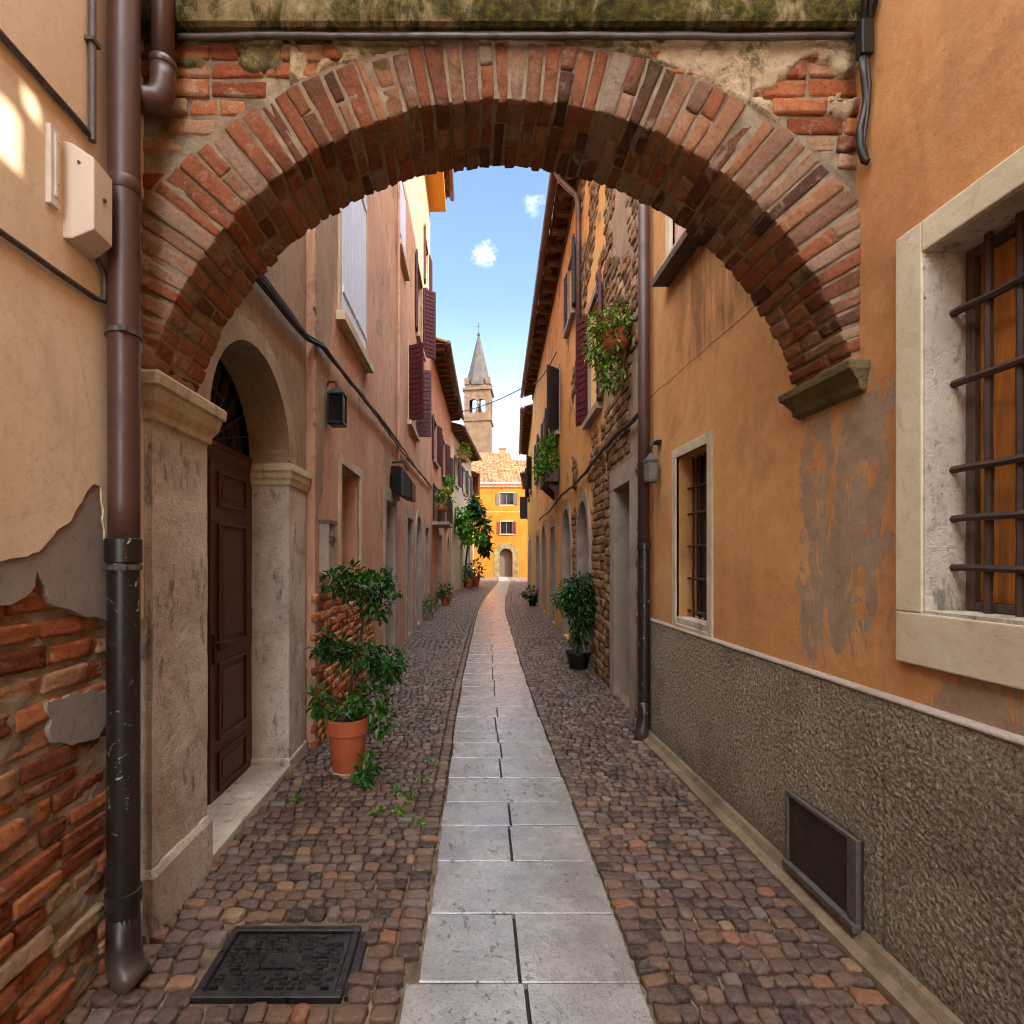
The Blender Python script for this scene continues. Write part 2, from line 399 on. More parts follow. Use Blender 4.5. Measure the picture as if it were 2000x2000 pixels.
# ------------------------------------------------------------------ mesh helpers
class MB:
    def __init__(s): s.v = []; s.f = []
    def add(s, vs, fs):
        o = len(s.v); s.v += [tuple(v) for v in vs]; s.f += [tuple(i + o for i in f) for f in fs]; return o
    def hexa(s, p):       # 8 corners: bottom ring then top ring
        s.add(p, [(3, 2, 1, 0), (4, 5, 6, 7), (0, 1, 5, 4), (1, 2, 6, 5), (2, 3, 7, 6), (3, 0, 4, 7)])
    def box(s, x0, x1, y0, y1, z0, z1):
        s.hexa([(x0, y0, z0), (x1, y0, z0), (x1, y1, z0), (x0, y1, z0), (x0, y0, z1), (x1, y0, z1), (x1, y1, z1), (x0, y1, z1)])
    def tube(s, path, r, n=10, caps=True, rs=None):
        path = [Vector(p) for p in path]; o = len(s.v); k = len(path)
        up = None
        for i, p in enumerate(path):
            t = (path[min(i + 1, k - 1)] - path[max(i - 1, 0)]).normalized()
            if up is None:
                up = Vector((0, 0, 1)) if abs(t.z) < .9 else Vector((0, 1, 0))
            a = t.cross(up)
            if a.length < 1e-4: a = t.cross(Vector((1, 0, 0)))
            a.normalize(); b = a.cross(t).normalized(); up = b
            rr = rs[i] if rs else r
            for j in range(n):
                an = 2 * math.pi * j / n
                s.v.append(tuple(p + a * rr * math.cos(an) + b * rr * math.sin(an)))
        for i in range(k - 1):
            for j in range(n):
                j2 = (j + 1) % n
                s.f.append((o + i * n + j, o + i * n + j2, o + (i + 1) * n + j2, o + (i + 1) * n + j))
        if caps:
            s.f.append(tuple(o + j for j in range(n))[::-1]); s.f.append(tuple(o + (k - 1) * n + j for j in range(n)))
    def lathe(s, c, prof, n=24):
        o = len(s.v)
        for r, z in prof:
            for j in range(n):
                an = 2 * math.pi * j / n
                s.v.append((c[0] + r * math.cos(an), c[1] + r * math.sin(an), c[2] + z))
        for i in range(len(prof) - 1):
            for j in range(n):
                j2 = (j + 1) % n
                s.f.append((o + i * n + j, o + i * n + j2, o + (i + 1) * n + j2, o + (i + 1) * n + j))
        s.f.append(tuple(o + j for j in range(n))[::-1]); s.f.append(tuple(o + (len(prof) - 1) * n + j for j in range(n)))
    def loft(s, rings, cap=True):
        o = len(s.v); n = len(rings[0])
        for r in rings: s.v += [tuple(p) for p in r]
        for i in range(len(rings) - 1):
            for j in range(n):
                j2 = (j + 1) % n
                s.f.append((o + i * n + j, o + i * n + j2, o + (i + 1) * n + j2, o + (i + 1) * n + j))
        if cap:
            s.f.append(tuple(o + j for j in range(n))[::-1]); s.f.append(tuple(o + (len(rings) - 1) * n + j for j in range(n)))

ORG = {}
def obj(name, mb, mat, parent=None, smooth=False, bevel=0., bseg=1, label=None, recalc=True, fix=True, rough=None):
    org = Vector((0, 0, 0))
    if parent is not None: org = ORG[parent.name]
    me = bpy.data.meshes.new(name)
    vs = [tuple(Vector(v) - org) for v in mb.v]
    me.from_pydata(vs, [], mb.f)
    if fix:
        bm = bmesh.new(); bm.from_mesh(me)
        if recalc: bmesh.ops.recalc_face_normals(bm, faces=bm.faces)
        if bevel:
            bmesh.ops.bevel(bm, geom=[e for e in bm.edges if len(e.link_faces) == 2 and e.calc_face_angle(0) > .5], offset=bevel, segments=bseg, affect='EDGES', profile=.6)
        if rough:
            cuts, amp, fr = rough
            bmesh.ops.subdivide_edges(bm, edges=bm.edges[:], cuts=cuts, use_grid_fill=True)
            bm.normal_update()
            mv = []
            for v in bm.verts:
                p = v.co
                a = mnoise.fractal(p * fr, .8, 2.1, 4)
                chip = max(0, mnoise.noise(p * fr * .45 + Vector((9, 3, 1))) - .36) * 4.5
                mv.append((v, v.normal * amp * (a - chip)))
            for v, d in mv: v.co += d
        bm.to_mesh(me); bm.free()
    if smooth:
        me.polygons.foreach_set('use_smooth', [True] * len(me.polygons))
    me.materials.append(mat)
    o = bpy.data.objects.new(name, me); COL.objects.link(o)
    if parent is not None: o.parent = parent
    ORG[o.name] = org
    if label: o['label'] = label
    return o
def thing(name, label, cat, loc, group=None):
    o = bpy.data.objects.new(name, None); COL.objects.link(o)
    o.location = loc; o.empty_display_size = .1
    o['label'] = label; o['category'] = cat
    if group: o['group'] = group
    ORG[o.name] = Vector(loc)
    return o
def tag(o, label, cat, group=None):
    o['label'] = label; o['category'] = cat
    if group: o['group'] = group
    return o
def struct(o): o['kind'] = 'structure'; return o
def autosmooth(o, ang=40):
    me = o.data
    me.polygons.foreach_set('use_smooth', [True] * len(me.polygons))
    me.set_sharp_from_angle(angle=R(ang))
    return o

def D(x, y): return (x * 2000 / 1932, y * 2000 / 1932)    # measured in a 1932 px view of the photograph
def onY(px, py, Y): return Vector(((px - CX) * Y / F, Y, H + (CY - py) * Y / F))
def onX(px, py, X):
    Y = X * F / (px - CX); return Vector((X, Y, H + (CY - py) * Y / F))
def onG(px, py):
    Y = H * F / (py - CY); return Vector(((px - CX) * Y / F, Y, 0))
def nz(x, y=0., z=0.): return mnoise.noise(Vector((x, y, z)))

class Fac:
    """a street front seen from above as a straight line; d is the distance out towards the street"""
    def __init__(s, x0, y0, x1, y1, side):
        s.b = (x1 - x0) / (y1 - y0); s.a = x0 - s.b * y0; s.y0 = y0; s.y1 = y1; s.side = side
        l = math.hypot(1, s.b)
        s.n = Vector((1, -s.b, 0)) / l * (1 if side == 'L' else -1)
    def P(s, Y, z, d=0.): return Vector((s.a + s.b * Y, Y, z)) + s.n * d
    def hit(s, px, py):
        u = (px - CX) / F; Y = s.a / (u - s.b)
        return Y, H + (CY - py) * Y / F
    def box(s, mb, ya, yb, za, zb, d0, d1):
        mb.hexa([s.P(ya, za, d0), s.P(yb, za, d0), s.P(yb, za, d1), s.P(ya, za, d1), s.P(ya, zb, d0), s.P(yb, zb, d0), s.P(yb, zb, d1), s.P(ya, zb, d1)])

def wall_mesh(f, ya, yb, za, zb, holes, T=.5):
    """a wall with real openings; holes: (y0, y1, z0, z1, depth, arched)"""
    mb = MB()
    ys = sorted({ya, yb} | {h[0] for h in holes} | {h[1] for h in holes})
    zs = sorted({za, zb} | {h[2] for h in holes} | {h[3] for h in holes})
    for i in range(len(ys) - 1):
        for j in range(len(zs) - 1):
            cy, cz = (ys[i] + ys[i + 1]) / 2, (zs[j] + zs[j + 1]) / 2
            if any(h[0] < cy < h[1] and h[2] < cz < h[3] for h in holes): continue
            mb.add([f.P(ys[i], zs[j]), f.P(ys[i + 1], zs[j]), f.P(ys[i + 1], zs[j + 1]), f.P(ys[i], zs[j + 1])], [(0, 1, 2, 3)])
    for (a, b, c, d, dep, arch) in holes:
        def q(p1, p2, p3, p4): mb.add([p1, p2, p3, p4], [(0, 1, 2, 3)])
        top = d
        if arch:
            r = (b - a) / 2; top = d - r * arch; m = (a + b) / 2; k = 14
            pts = [(m - r * math.cos(math.pi * i / k), top + r * arch * math.sin(math.pi * i / k)) for i in range(k + 1)]
            for i in range(k):
                (u0, w0), (u1, w1) = pts[i], pts[i + 1]
                if w0 < d - 1e-4 or w1 < d - 1e-4:
                    q(f.P(u0, w0), f.P(u1, w1), f.P(u1, d), f.P(u0, d))
                q(f.P(u0, w0), f.P(u1, w1), f.P(u1, w1, -dep), f.P(u0, w0, -dep))
        else:
            q(f.P(a, d), f.P(b, d), f.P(b, d, -dep), f.P(a, d, -dep))
        q(f.P(a, c), f.P(a, top), f.P(a, top, -dep), f.P(a, c, -dep))
        q(f.P(b, c), f.P(b, top), f.P(b, top, -dep), f.P(b, c, -dep))
        if c > za + 1e-4: q(f.P(a, c), f.P(b, c), f.P(b, c, -dep), f.P(a, c, -dep))
    # ends, top and back
    for y in (ya, yb):
        mb.add([f.P(y, za), f.P(y, za, -T), f.P(y, zb, -T), f.P(y, zb)], [(0, 1, 2, 3)])
    mb.add([f.P(ya, zb), f.P(yb, zb), f.P(yb, zb, -T), f.P(ya, zb, -T)], [(0, 1, 2, 3)])
    for i in range(len(ys) - 1):
        for j in range(len(zs) - 1):
            cy, cz = (ys[i] + ys[i + 1]) / 2, (zs[j] + zs[j + 1]) / 2
            if any(h[4] >= T - 1e-6 and h[0] < cy < h[1] and h[2] < cz < h[3] for h in holes): continue
            mb.add([f.P(ys[i], zs[j], -T), f.P(ys[i + 1], zs[j], -T), f.P(ys[i + 1], zs[j + 1], -T), f.P(ys[i], zs[j + 1], -T)], [(0, 1, 2, 3)])
    return mb

def ragged(pts, step=.03, amp=.012, seed=0., closed=True):
    out = []
    for i in range(len(pts) if closed else len(pts) - 1):
        a = Vector(pts[i]); b = Vector(pts[(i + 1) % len(pts)])
        k = max(1, int((b - a).length / step))
        for j in range(k):
            p = a.lerp(b, j / k)
            out.append((p.x + amp * nz(p.x * 23, p.y * 23, seed) * 1.6, p.y + amp * nz(p.x * 23 + 7, p.y * 23, seed + 5) * 1.6))
    return out
def sheet_X(name, poly, xb, xf, mat, parent, bevel=.004):
    """a flaked layer on a wall at constant X: outline in (Y, Z), thickness xb..xf"""
    bm = bmesh.new(); org = ORG[parent.name]
    vs = [bm.verts.new((xf - org.x, y - org.y, z - org.z)) for y, z in poly]
    f = bm.faces.new(vs)
    r = bmesh.ops.extrude_face_region(bm, geom=[f])
    for v in r['geom']:
        if isinstance(v, bmesh.types.BMVert): v.co.x = xb - org.x
    bmesh.ops.triangulate(bm, faces=[g for g in bm.faces if len(g.verts) > 4])
    bmesh.ops.recalc_face_normals(bm, faces=bm.faces)
    me = bpy.data.meshes.new(name); bm.to_mesh(me); bm.free(); me.materials.append(mat)
    o = bpy.data.objects.new(name, me); COL.objects.link(o); o.parent = parent; ORG[o.name] = org
    return o

def jit(p, a): return (p[0] + rnd.uniform(-a, a), p[1] + rnd.uniform(-a, a), p[2] + rnd.uniform(-a, a))

# ------------------------------------------------------------------ plants
def leaves(mb, c, rad, n, size, droop=.3, shell=.5, stretch=2.):
    c = Vector(c)
    for _ in range(n):
        while True:
            p = Vector((rnd.uniform(-1, 1), rnd.uniform(-1, 1), rnd.uniform(-1, 1)))
            l = p.length
            if l < 1 and (l > shell or rnd.random() < .35): break
        q = c + Vector((p.x * rad[0], p.y * rad[1], p.z * rad[2]))
        k = nz(q.x * 5 / max(rad), q.y * 5 / max(rad), q.z * 5 / max(rad))
        if k < -.12: continue
        d = (p * .8 + Vector((rnd.uniform(-1, 1), rnd.uniform(-1, 1), rnd.uniform(-1, .8) - droop))).normalized()
        s = size * rnd.uniform(.45, 1.4)
        a = d.cross(Vector((rnd.uniform(-.6, .6), rnd.uniform(-.6, .6), 1))).normalized()
        nn = a.cross(d).normalized()
        w = s / stretch
        b0 = q; t = q + d * s - nn * s * .12; m1 = q + d * s * .35; m2 = q + d * s * .72
        vs = [b0, m1 + a * w * .42 + nn * w * .22, m2 + a * w * .34 + nn * w * .15, t, m2 - a * w * .34 + nn * w * .15, m1 - a * w * .42 + nn * w * .22, m1.lerp(m2, .5)]
        mb.add(vs, [(0, 1, 6), (1, 2, 6), (2, 3, 6), (3, 4, 6), (4, 5, 6), (5, 0, 6)])

# ================================================================== SETTING
g = MB(); g.add([(-400, -60, -.05), (400, -60, -.05), (400, 500, -.05), (-400, 500, -.05)], [(0, 1, 2, 3)])
struct(obj('ground', g, M['soil']))

def lerp_tab(tab, y):
    if y <= tab[0][0]: return tab[0][1]
    for (a, va), (b, vb) in zip(tab, tab[1:]):
        if y <= b: return va + (vb - va) * (y - a) / (b - a)
    return tab[-1][1]
PATH = [(-3, .2), (1.5, .22), (2.3, .24), (3.35, .28), (5.14, .31), (7.9, .41), (12, .6), (14.8, .72), (17.2, .88), (20, 1.1), (24.2, 1.5), (30, 2.1), (38, 2.85), (47, 3.3)]
def pc(y):
    return (lerp_tab(PATH, y - 1.) + lerp_tab(PATH, y) * 2 + lerp_tab(PATH, y + 1.)) / 4
HW = .418
LX = [(-3, -1.40), (2.1, -1.40), (2.2, -1.36), (4.3, -1.34), (4.31, -1.28), (16.1, -1.14), (24.8, -.72), (33, .3), (44, .62), (45.7, .62)]
RX = [(-3, 1.64), (4.7, 1.64), (4.75, 1.70), (6.6, 1.80), (20.7, 2.68), (29.5, 3.52), (36, 4.40), (36.1, 6), (45.7, 6)]
bed = MB()
ys = [-3 + i * .25 for i in range(196)]
for y in ys:
    bed.v += [(lerp_tab(LX, y) - .3, y, -.016), (lerp_tab(RX, y) + .3, y, -.016)]
bed.f = [(2 * i, 2 * i + 1, 2 * i + 3, 2 * i + 2) for i in range(len(ys) - 1)]
struct(obj('street', bed, M['bed']))

def stone_dome(mb, cx, cy, w, d, h, fine, tilt=0.):
    """one rounded cobble"""
    n = 10 if fine else 6
    an0 = rnd.uniform(-.18, .18) if fine else 0
    rings = [(1., 0.), (.985, .68), (.9, .95), (.55, 1.0)] if fine else [(1., 0.), (.86, .75)]
    o = len(mb.v); tx, ty = rnd.uniform(-.05, .05), rnd.uniform(-.05, .05)
    e = rnd.uniform(.36, .62)
    jj = [rnd.uniform(.85, 1.08) for _ in range(n)]
    zb = -.02
    for sc_, hh in rings:
        for j in range(n):
            a = 2 * math.pi * (j + .5) / n
            c_, s_ = math.cos(a), math.sin(a)
            x = math.copysign(abs(c_) ** e, c_) * w / 2 * sc_ * jj[j]; y = math.copysign(abs(s_) ** e, s_) * d / 2 * sc_ * jj[j]
            x, y = x * math.cos(an0) - y * math.sin(an0), x * math.sin(an0) + y * math.cos(an0)
            mb.v.append((cx + x, cy + y, zb + (h - zb) * hh + tx * x + ty * y if hh else zb))
    for i in range(len(rings) - 1):
        for j in range(n):
            j2 = (j + 1) % n
            mb.f.append((o + i * n + j, o + i * n + j2, o + (i + 1) * n + j2, o + (i + 1) * n + j))
    if fine:
        mb.v.append((cx, cy, h * 1.0))
        k = len(mb.v) - 1; b0 = o + (len(rings) - 1) * n
        for j in range(n): mb.f.append((b0 + j, b0 + (j + 1) % n, k))
    else:
        mb.f.append(tuple(o + (len(rings) - 1) * n + j for j in range(n)))

COVER = (-1.005, -.455, 1.86, 2.225)
cob = MB()
y = .9
while y < 45.2:
    fine = y < 9
    d = rnd.uniform(.062, .08) if y < 3.2 else rnd.uniform(.058, .076) if y < 9 else .1 if y < 18 else .15
    for side in (0, 1):
        c = pc(y)
        xa, xb = (lerp_tab(LX, y) + .0, c - HW - .005) if side == 0 else (c + HW + .005, lerp_tab(RX, y) - (.10 if y < 4.7 else .0))
        if side == 0 and y < 2.0: xb -= .05
        wa = rnd.uniform(.1, .12) if y < 3.2 else .085
        # a straight row of edging stones beside the slabs
        if side == 0: xs = [xb - wa]; stone_dome(cob, xb - wa / 2, y + d / 2, wa * .96, d * .95, rnd.uniform(.008, .016), fine)
        else: stone_dome(cob, xa + wa / 2, y + d / 2, wa * .96, d * .95, rnd.uniform(.008, .016), fine)
        lo, hi = (xa, xb - wa) if side == 0 else (xa + wa, xb)
        x = lo + rnd.uniform(-.06, 0)
        while x < hi - .02:
            w = rnd.uniform(.056, .11) if y < 3.4 else rnd.uniform(.048, .088) if y < 9 else rnd.uniform(.09, .13) if y < 18 else rnd.uniform(.13, .2)
            if hi - x - w < .04: w = hi - x
            yy = y + d / 2 + (.02 * nz(x * 2.2, y * 1.1) if fine else 0)
            if not (COVER[0] - .03 < x + w / 2 < COVER[1] + .05 and COVER[2] - .03 < yy < COVER[3] + .03):
                stone_dome(cob, x + w / 2, yy, w * rnd.uniform(.95, 1.0), d * rnd.uniform(.92, 1.0), .008 + rnd.uniform(-.006, .009) + .006 * nz(x * 3, y * 3), fine)
            x += w
    y += d
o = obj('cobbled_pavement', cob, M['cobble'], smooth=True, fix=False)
struct(o)

# slab path: measured joints near, then the same rhythm
joints = [1.02, 1.45, 1.916, 2.289, 2.689, 3.048, 3.347, 3.712, 4.08, 4.42, 4.72, 5.14]
split = [1, 1, 1, 0, 1, 1, 0, 1, 1, 1, 1]
while joints[-1] < 46:
    joints.append(joints[-1] + rnd.uniform(.3, .46)); split.append(1 if rnd.random() < .72 else 0)
sl = MB()
def slab(x0, x1, y0, y1):
    gx = .0026; z = .016 + rnd.uniform(-.0012, .0012)
    c0, c1 = pc(y0), pc(y1)
    nx = max(2, int((x1 - x0) / .12)); ny = max(2, int((y1 - y0) / .12))
    if y0 > 9: nx = ny = 2
    t1, t2 = rnd.uniform(-.0015, .0015), rnd.uniform(-.0015, .0015)
    sd = rnd.uniform(0, 50)
    G = []
    rows = [0, .012] + [(i + 1) / (ny + 1) for i in range(ny)] + [.988, 1]
    cols = [0, .012] + [(i + 1) / (nx + 1) for i in range(nx)] + [.988, 1]
    for b in rows:
        row = []
        for a in cols:
            cc = c0 + (c1 - c0) * b
            X = cc + x0 + gx + (x1 - x0 - 2 * gx) * a; Yv = y0 + gx + (y1 - y0 - 2 * gx) * b
            edge = (a in (0, 1)) or (b in (0, 1))
            if edge:
                k = .004 * nz(X * 9, Yv * 9, sd)
                if a in (0, 1): X += k - (.004 if a else -.004)
                if b in (0, 1): Yv += k
            zz = z + t1 * (a - .5) + t2 * (b - .5) + .0015 * nz(X * 5, Yv * 5, sd) - (.0035 if edge else 0)
            row.append((X, Yv, zz))
        G.append(row)
    nr, nc = len(rows), len(cols)
    o = len(sl.v)
    for row in G: sl.v += row
    for i in range(nr - 1):
        for j in range(nc - 1):
            sl.f.append((o + i * nc + j, o + i * nc + j + 1, o + (i + 1) * nc + j + 1, o + (i + 1) * nc + j))
    per = [o + j for j in range(nc)] + [o + i * nc + nc - 1 for i in range(1, nr)] + [o + (nr - 1) * nc + j for j in range(nc - 2, -1, -1)] + [o + i * nc for i in range(nr - 2, 0, -1)]
    q = len(sl.v)
    for k in per: x_, y_, z_ = sl.v[k]; sl.v.append((x_, y_, -.03))
    m = len(per)
    for k in range(m): sl.f.append((per[k], q + k, q + (k + 1) % m, per[(k + 1) % m]))
for i in range(len(joints) - 1):
    y0, y1 = joints[i], joints[i + 1]
    e = rnd.uniform(-.006, .006); e2 = rnd.uniform(-.006, .006)
    l = -HW + e - (.045 if y1 < 1.95 else 0); r_ = HW + e2
    if split[i]:
        m = rnd.uniform(-.035, .0); slab(l, m, y0, y1); slab(m, r_, y0, y1)
    else: slab(l, r_, y0, y1)
o = struct(obj('path', sl, M['slab'])); autosmooth(o, 14)

pb = MB()
for y in ys[:-4]: pb.v += [(pc(y) - HW + .01, y, -.012), (pc(y) + HW, y, -.012)]
pb.f = [(2 * i, 2 * i + 1, 2 * i + 3, 2 * i + 2) for i in range(len(ys) - 5)]
struct(obj('path_bed', pb, M['dirt']))
# concrete kerb strip at the foot of the right wall
kb = MB()
prev = None
rings = []
for i in range(60):
    y = -2 + i * (4.62 + 2) / 59
    w = .012 * nz(y * 4) ; h = .006 * nz(y * 5, 3)
    rings.append([(1.66, y, -.03), (1.535 + w, y, -.03), (1.54 + w, y, .022 + h), (1.585 + w, y, .04 + h), (1.605, y, .075 + h), (1.66, y, .09)])
kb.loft(rings)
struct(obj('kerb', kb, M['kerb'], smooth=False))

# ================================================================== CREAM HOUSE (near left)
XW = -1.375
ch = thing('cream_house', 'cream plastered house with bare red brick at its foot, nearest on the left', 'house', (-1.5, 1.5, 0))
w = MB(); w.box(-2.2, -1.44, -9, 2.17, -.05, 6.2); obj('wall', w, M['mortar'], ch)
mo = MB(); st_ = .0115; nY, nZ = int((2.172 - .9) / st_), int(1.85 / st_)
for j in range(nZ + 1):
    for i in range(nY + 1):
        y, z = .9 + i * st_, j * st_
        a = mnoise.fractal(Vector((y * 5.5, z * 7, 3.3)), .9, 2.1, 5)
        mo.v.append((-1.4025 + .010 * a + .004 * nz(y * 60, z * 60), y, z))
for j in range(nZ):
    for i in range(nY): mo.f.append((j * (nY + 1) + i, j * (nY + 1) + i + 1, (j + 1) * (nY + 1) + i + 1, (j + 1) * (nY + 1) + i))
obj('mortar', mo, M['mortar'], ch, smooth=True, fix=False)
# exposed brickwork
bk = MB()
z = .0; row = 0
while z < 1.75:
    hgt = rnd.uniform(.062, .078)
    y = 1.0 + (row % 2) * .12 + rnd.uniform(-.03, .03)
    while y < 2.17:
        L = rnd.choice([.235, .22, .25, .12, .2])
        y1 = min(y + L, 2.175)
        if y1 - y > .03:
            dp = rnd.uniform(-1.402, -1.382)
            if rnd.random() < .08: dp -= .015
            sl_ = rnd.uniform(-.006, .006); wob = .015 * nz(y * 2, z * 2)
            za, zb = z + wob + .005, z + wob + hgt - .004
            yb_ = y1 - rnd.uniform(.008, .018)
            pts = [(-1.45, y, za), (-1.45, yb_, za + sl_), (dp, yb_, za + sl_), (dp, y, za), (-1.45, y, zb), (-1.45, yb_, zb + sl_), (dp, yb_, zb + sl_), (dp, y, zb)]
            bk.hexa([jit(p, .008) for p in pts])
        y = y1
    z += hgt + rnd.uniform(.006, .014); row += 1
obj('brickwork', bk, M['brick'], ch, bevel=.007, bseg=1, smooth=True, rough=(4, .0036, 48))
def yz(pts, X=XW): return [tuple(onX(*D(*p), X))[1:] for p in pts]
# grey cement layer
cem = yz([(0, 1050), (45, 1045), (70, 1035), (95, 1003), (130, 978), (160, 925), (172, 908), (186, 914), (192, 1000), (200, 1090), (208, 1168),
          (170, 1164), (140, 1152), (105, 1143), (92, 1125), (80, 1100), (71, 1078), (66, 1105), (45, 1128), (20, 1140), (-10, 1148), (-60, 1120), (-60, 1040)])
sheet_X('cement_patch', ragged(cem, .02, .008, 2.), -1.412, -1.3745, M['cement'], ch)
patch2 = yz([(95, 1325), (140, 1310), (205, 1300), (208, 1360), (190, 1390), (140, 1405), (105, 1400)])
sheet_X('mortar_patch', ragged(patch2, .015, .01, 9.), -1.41, -1.384, M['cement'], ch)
# cream plaster above
low = yz([(-60, 1050), (0, 1056), (45, 1050), (70, 1040), (95, 1008), (130, 983), (160, 930), (174, 912), (187, 918), (194, 1000), (202, 1090), (209, 1168), (240, 1172), (262, 1168), (290, 1160)])
edge = [p for p in ragged(low, .02, .007, 4., False) if 1.42 < p[0] < 2.165]
seq = [(-9, 1.62), (1.3, 1.64)] + edge + [(2.172, edge[-1][1]), (2.172, 6.2), (-9, 6.2)]
sheet_X('plaster', seq, -1.412, -1.368, M['cream'], ch)
# ================================================================== PORTAL HOUSE (arched door on the left)
ph = thing('portal_house', 'house with a tall brown arched door between stone piers', 'house', (-1.6, 3.2, 0))
fp = Fac(-1.345, 2.17, -1.345, 4.3, 'L')
OY0, OY1 = 2.64, 3.85
w = wall_mesh(fp, 2.175, 4.3, 2.3, 5.6, [(OY0 + .0, OY1 - .0, 2.3, 2.345 + .605, .27, 1.0)], .6)
obj('wall', w, M['brown'], ph)
def lofted_block(mb, x0, x1, y0, y1, prof, n_=1):
    mb.loft([[(x0, y0 - o, z), (x1 + o, y0 - o, z), (x1 + o, y1 + o, z), (x0, y1 + o, z)] for o, z in prof])
def rough_pillar(mb, x0, x1, y0, y1, z0, z1, amp, seed, step=.02):
    """three visible faces with a worn surface"""
    nzs = int((z1 - z0) / step); ring = []
    pts = []
    for i in range(int((x1 - x0) / step) + 1): pts.append((x0 + (x1 - x0) * i / int((x1 - x0) / step), y0, 0, -1))
    m = int((y1 - y0) / step)
    for i in range(1, m): pts.append((x1, y0 + (y1 - y0) * i / m, 1, 0))
    for i in range(int((x1 - x0) / step) + 1): pts.append((x1 - (x1 - x0) * i / int((x1 - x0) / step), y1, 0, 1))
    rings = []
    for k in range(nzs + 1):
        z = z0 + (z1 - z0) * k / nzs; rg = []
        for (x, y, a, b) in pts:
            v = nz(x * 5 + seed, y * 5, z * 3); fl = max(-.6, min(.35, (v - .02) * 8)) * amp + amp * .5 * nz(x * 40, y * 40, z * 40 + seed)
            rg.append((x + a * fl, y + b * fl, z))
        rings.append(rg)
    mb.loft(rings)
pr = MB(); rough_pillar(pr, -1.63, -1.335, 2.175, OY0, .28, 2.2, .006, 3.)
p1 = obj('pier', pr, M['pier'], ph, label='near flaking stone pier beside the downpipe'); autosmooth(p1, 60)
c_ = MB(); lofted_block(c_, -1.64, -1.335, 2.175, OY0, [(.0, 2.185), (.016, 2.195), (.018, 2.225), (.024, 2.235), (.04, 2.262), (.05, 2.30), (.052, 2.318), (.066, 2.326), (.07, 2.372), (.062, 2.384), (.0, 2.386)])
obj('capital', c_, M['capstone'], p1, bevel=.004, bseg=2)
c_ = MB(); lofted_block(c_, -1.64, -1.335, 2.175, OY0, [(.02, -.03), (.02, .25), (.008, .275), (.0, .285)]); obj('plinth', c_, M['pier'], p1, bevel=.006)
pr = MB(); rough_pillar(pr, -1.63, -1.335, OY1, 4.25, .1, 2.16, .005, 8.)
p2 = obj('pier', pr, M['pier'], ph, label='far pale stone pier by the potted plant'); autosmooth(p2, 60)
c_ = MB(); lofted_block(c_, -1.64, -1.335, OY1, 4.25, [(.0, 2.15), (.014, 2.158), (.018, 2.19), (.03, 2.21), (.03, 2.245), (.045, 2.262), (.046, 2.31), (.0, 2.318)])
obj('capital', c_, M['capstone'], p2, bevel=.004, bseg=2)
c_ = MB(); lofted_block(c_, -1.64, -1.335, OY1, 4.25, [(.015, -.03), (.015, .09), (.0, .105)]); obj('plinth', c_, M['pier'], p2, bevel=.006)
# stone door arch (archivolt and plain soffit)
av = MB(); k = 26; mY = (OY0 + OY1) / 2
def arc(r, x, z0=2.335): return [(x, mY - r * math.cos(math.pi * i / k), z0 + r * math.sin(math.pi * i / k)) for i in range(k + 1)]
for (ra, rb, xa, xb) in [(.603, .735, -1.63, -1.325)]:
    A, B, C_, D_ = arc(ra, xb), arc(rb, xb), arc(rb, xa), arc(ra, xa)
    av.loft([[A[i], B[i], C_[i], D_[i]] for i in range(k + 1)])
obj('door_arch', av, M['archstone'], ph, bevel=0)
dk = MB(); dk.box(-2.3, -1.69, 2.4, 4.2, -.05, 3.2); obj('passage', dk, M['black'], ph)
# door: two leaves with raised panels
dr = MB(); dr.box(-1.66, -1.622, OY0 - .02, 3.222, .05, 2.24); 
d1 = obj('door', dr, M['door'], ph, bevel=.003)
dr = MB(); dr.box(-1.66, -1.615, 3.226, OY1 + .02, .05, 2.24); d2 = obj('door', dr, M['door'], ph, bevel=.003)
for dd, (a, b), xf in ((d1, (2.66, 3.2), -1.622), (d2, (3.25, 3.84), -1.615)):
    fr = MB()
    for (za, zb) in ((.07, .36), (.40, .95), (1.0, 1.86), (1.92, 2.2)):
        ya, yb = a + .07, b - .09
        # moulding ring and inner field
        for (u0, u1, v0, v1) in ((ya, yb, za + .02, za + .045), (ya, yb, zb - .045, zb - .02), (ya, ya + .025, za + .0451, zb - .0451), (yb - .025, yb, za + .0451, zb - .0451)):
            fr.box(xf - .01, xf + .016, u0, u1, v0, v1)
        fr.box(xf - .01, xf + .007, ya + .06, yb - .06, za + .08, zb - .08) if zb - za > .25 else None
    obj('panel', fr, M['door'], dd, bevel=.004)
hd = MB(); hd.box(-1.616, -1.602, 3.255, 3.285, .93, 1.12)
hd.tube([(-1.602, 3.27, 1.06), (-1.565, 3.27, 1.06), (-1.56, 3.29, 1.06), (-1.56, 3.39, 1.058)], .009, 8)
obj('handle', hd, M['iron'], d2)
hd = MB(); hd.box(-1.615, -1.604, 3.33, 3.47, 1.0, 1.055); obj('letter_slot', hd, M['iron'], d2, bevel=.003)
tr = MB(); lofted_block(tr, -1.66, -1.625, OY0 - .03, OY1 + .03, [(.0, 2.235), (.012, 2.24), (.02, 2.26), (.03, 2.28), (.03, 2.31), (.015, 2.325), (.012, 2.36)])
obj('transom', tr, M['door'], ph, bevel=.003)
fl = MB(); pts = arc(.62, -1.655, 2.36)
fl.add(pts + [(-1.655, mY, 2.36)], [(i, i + 1, k + 1) for i in range(k)])
fan = obj('fanlight', fl, M['glass'], ph)
br = MB()
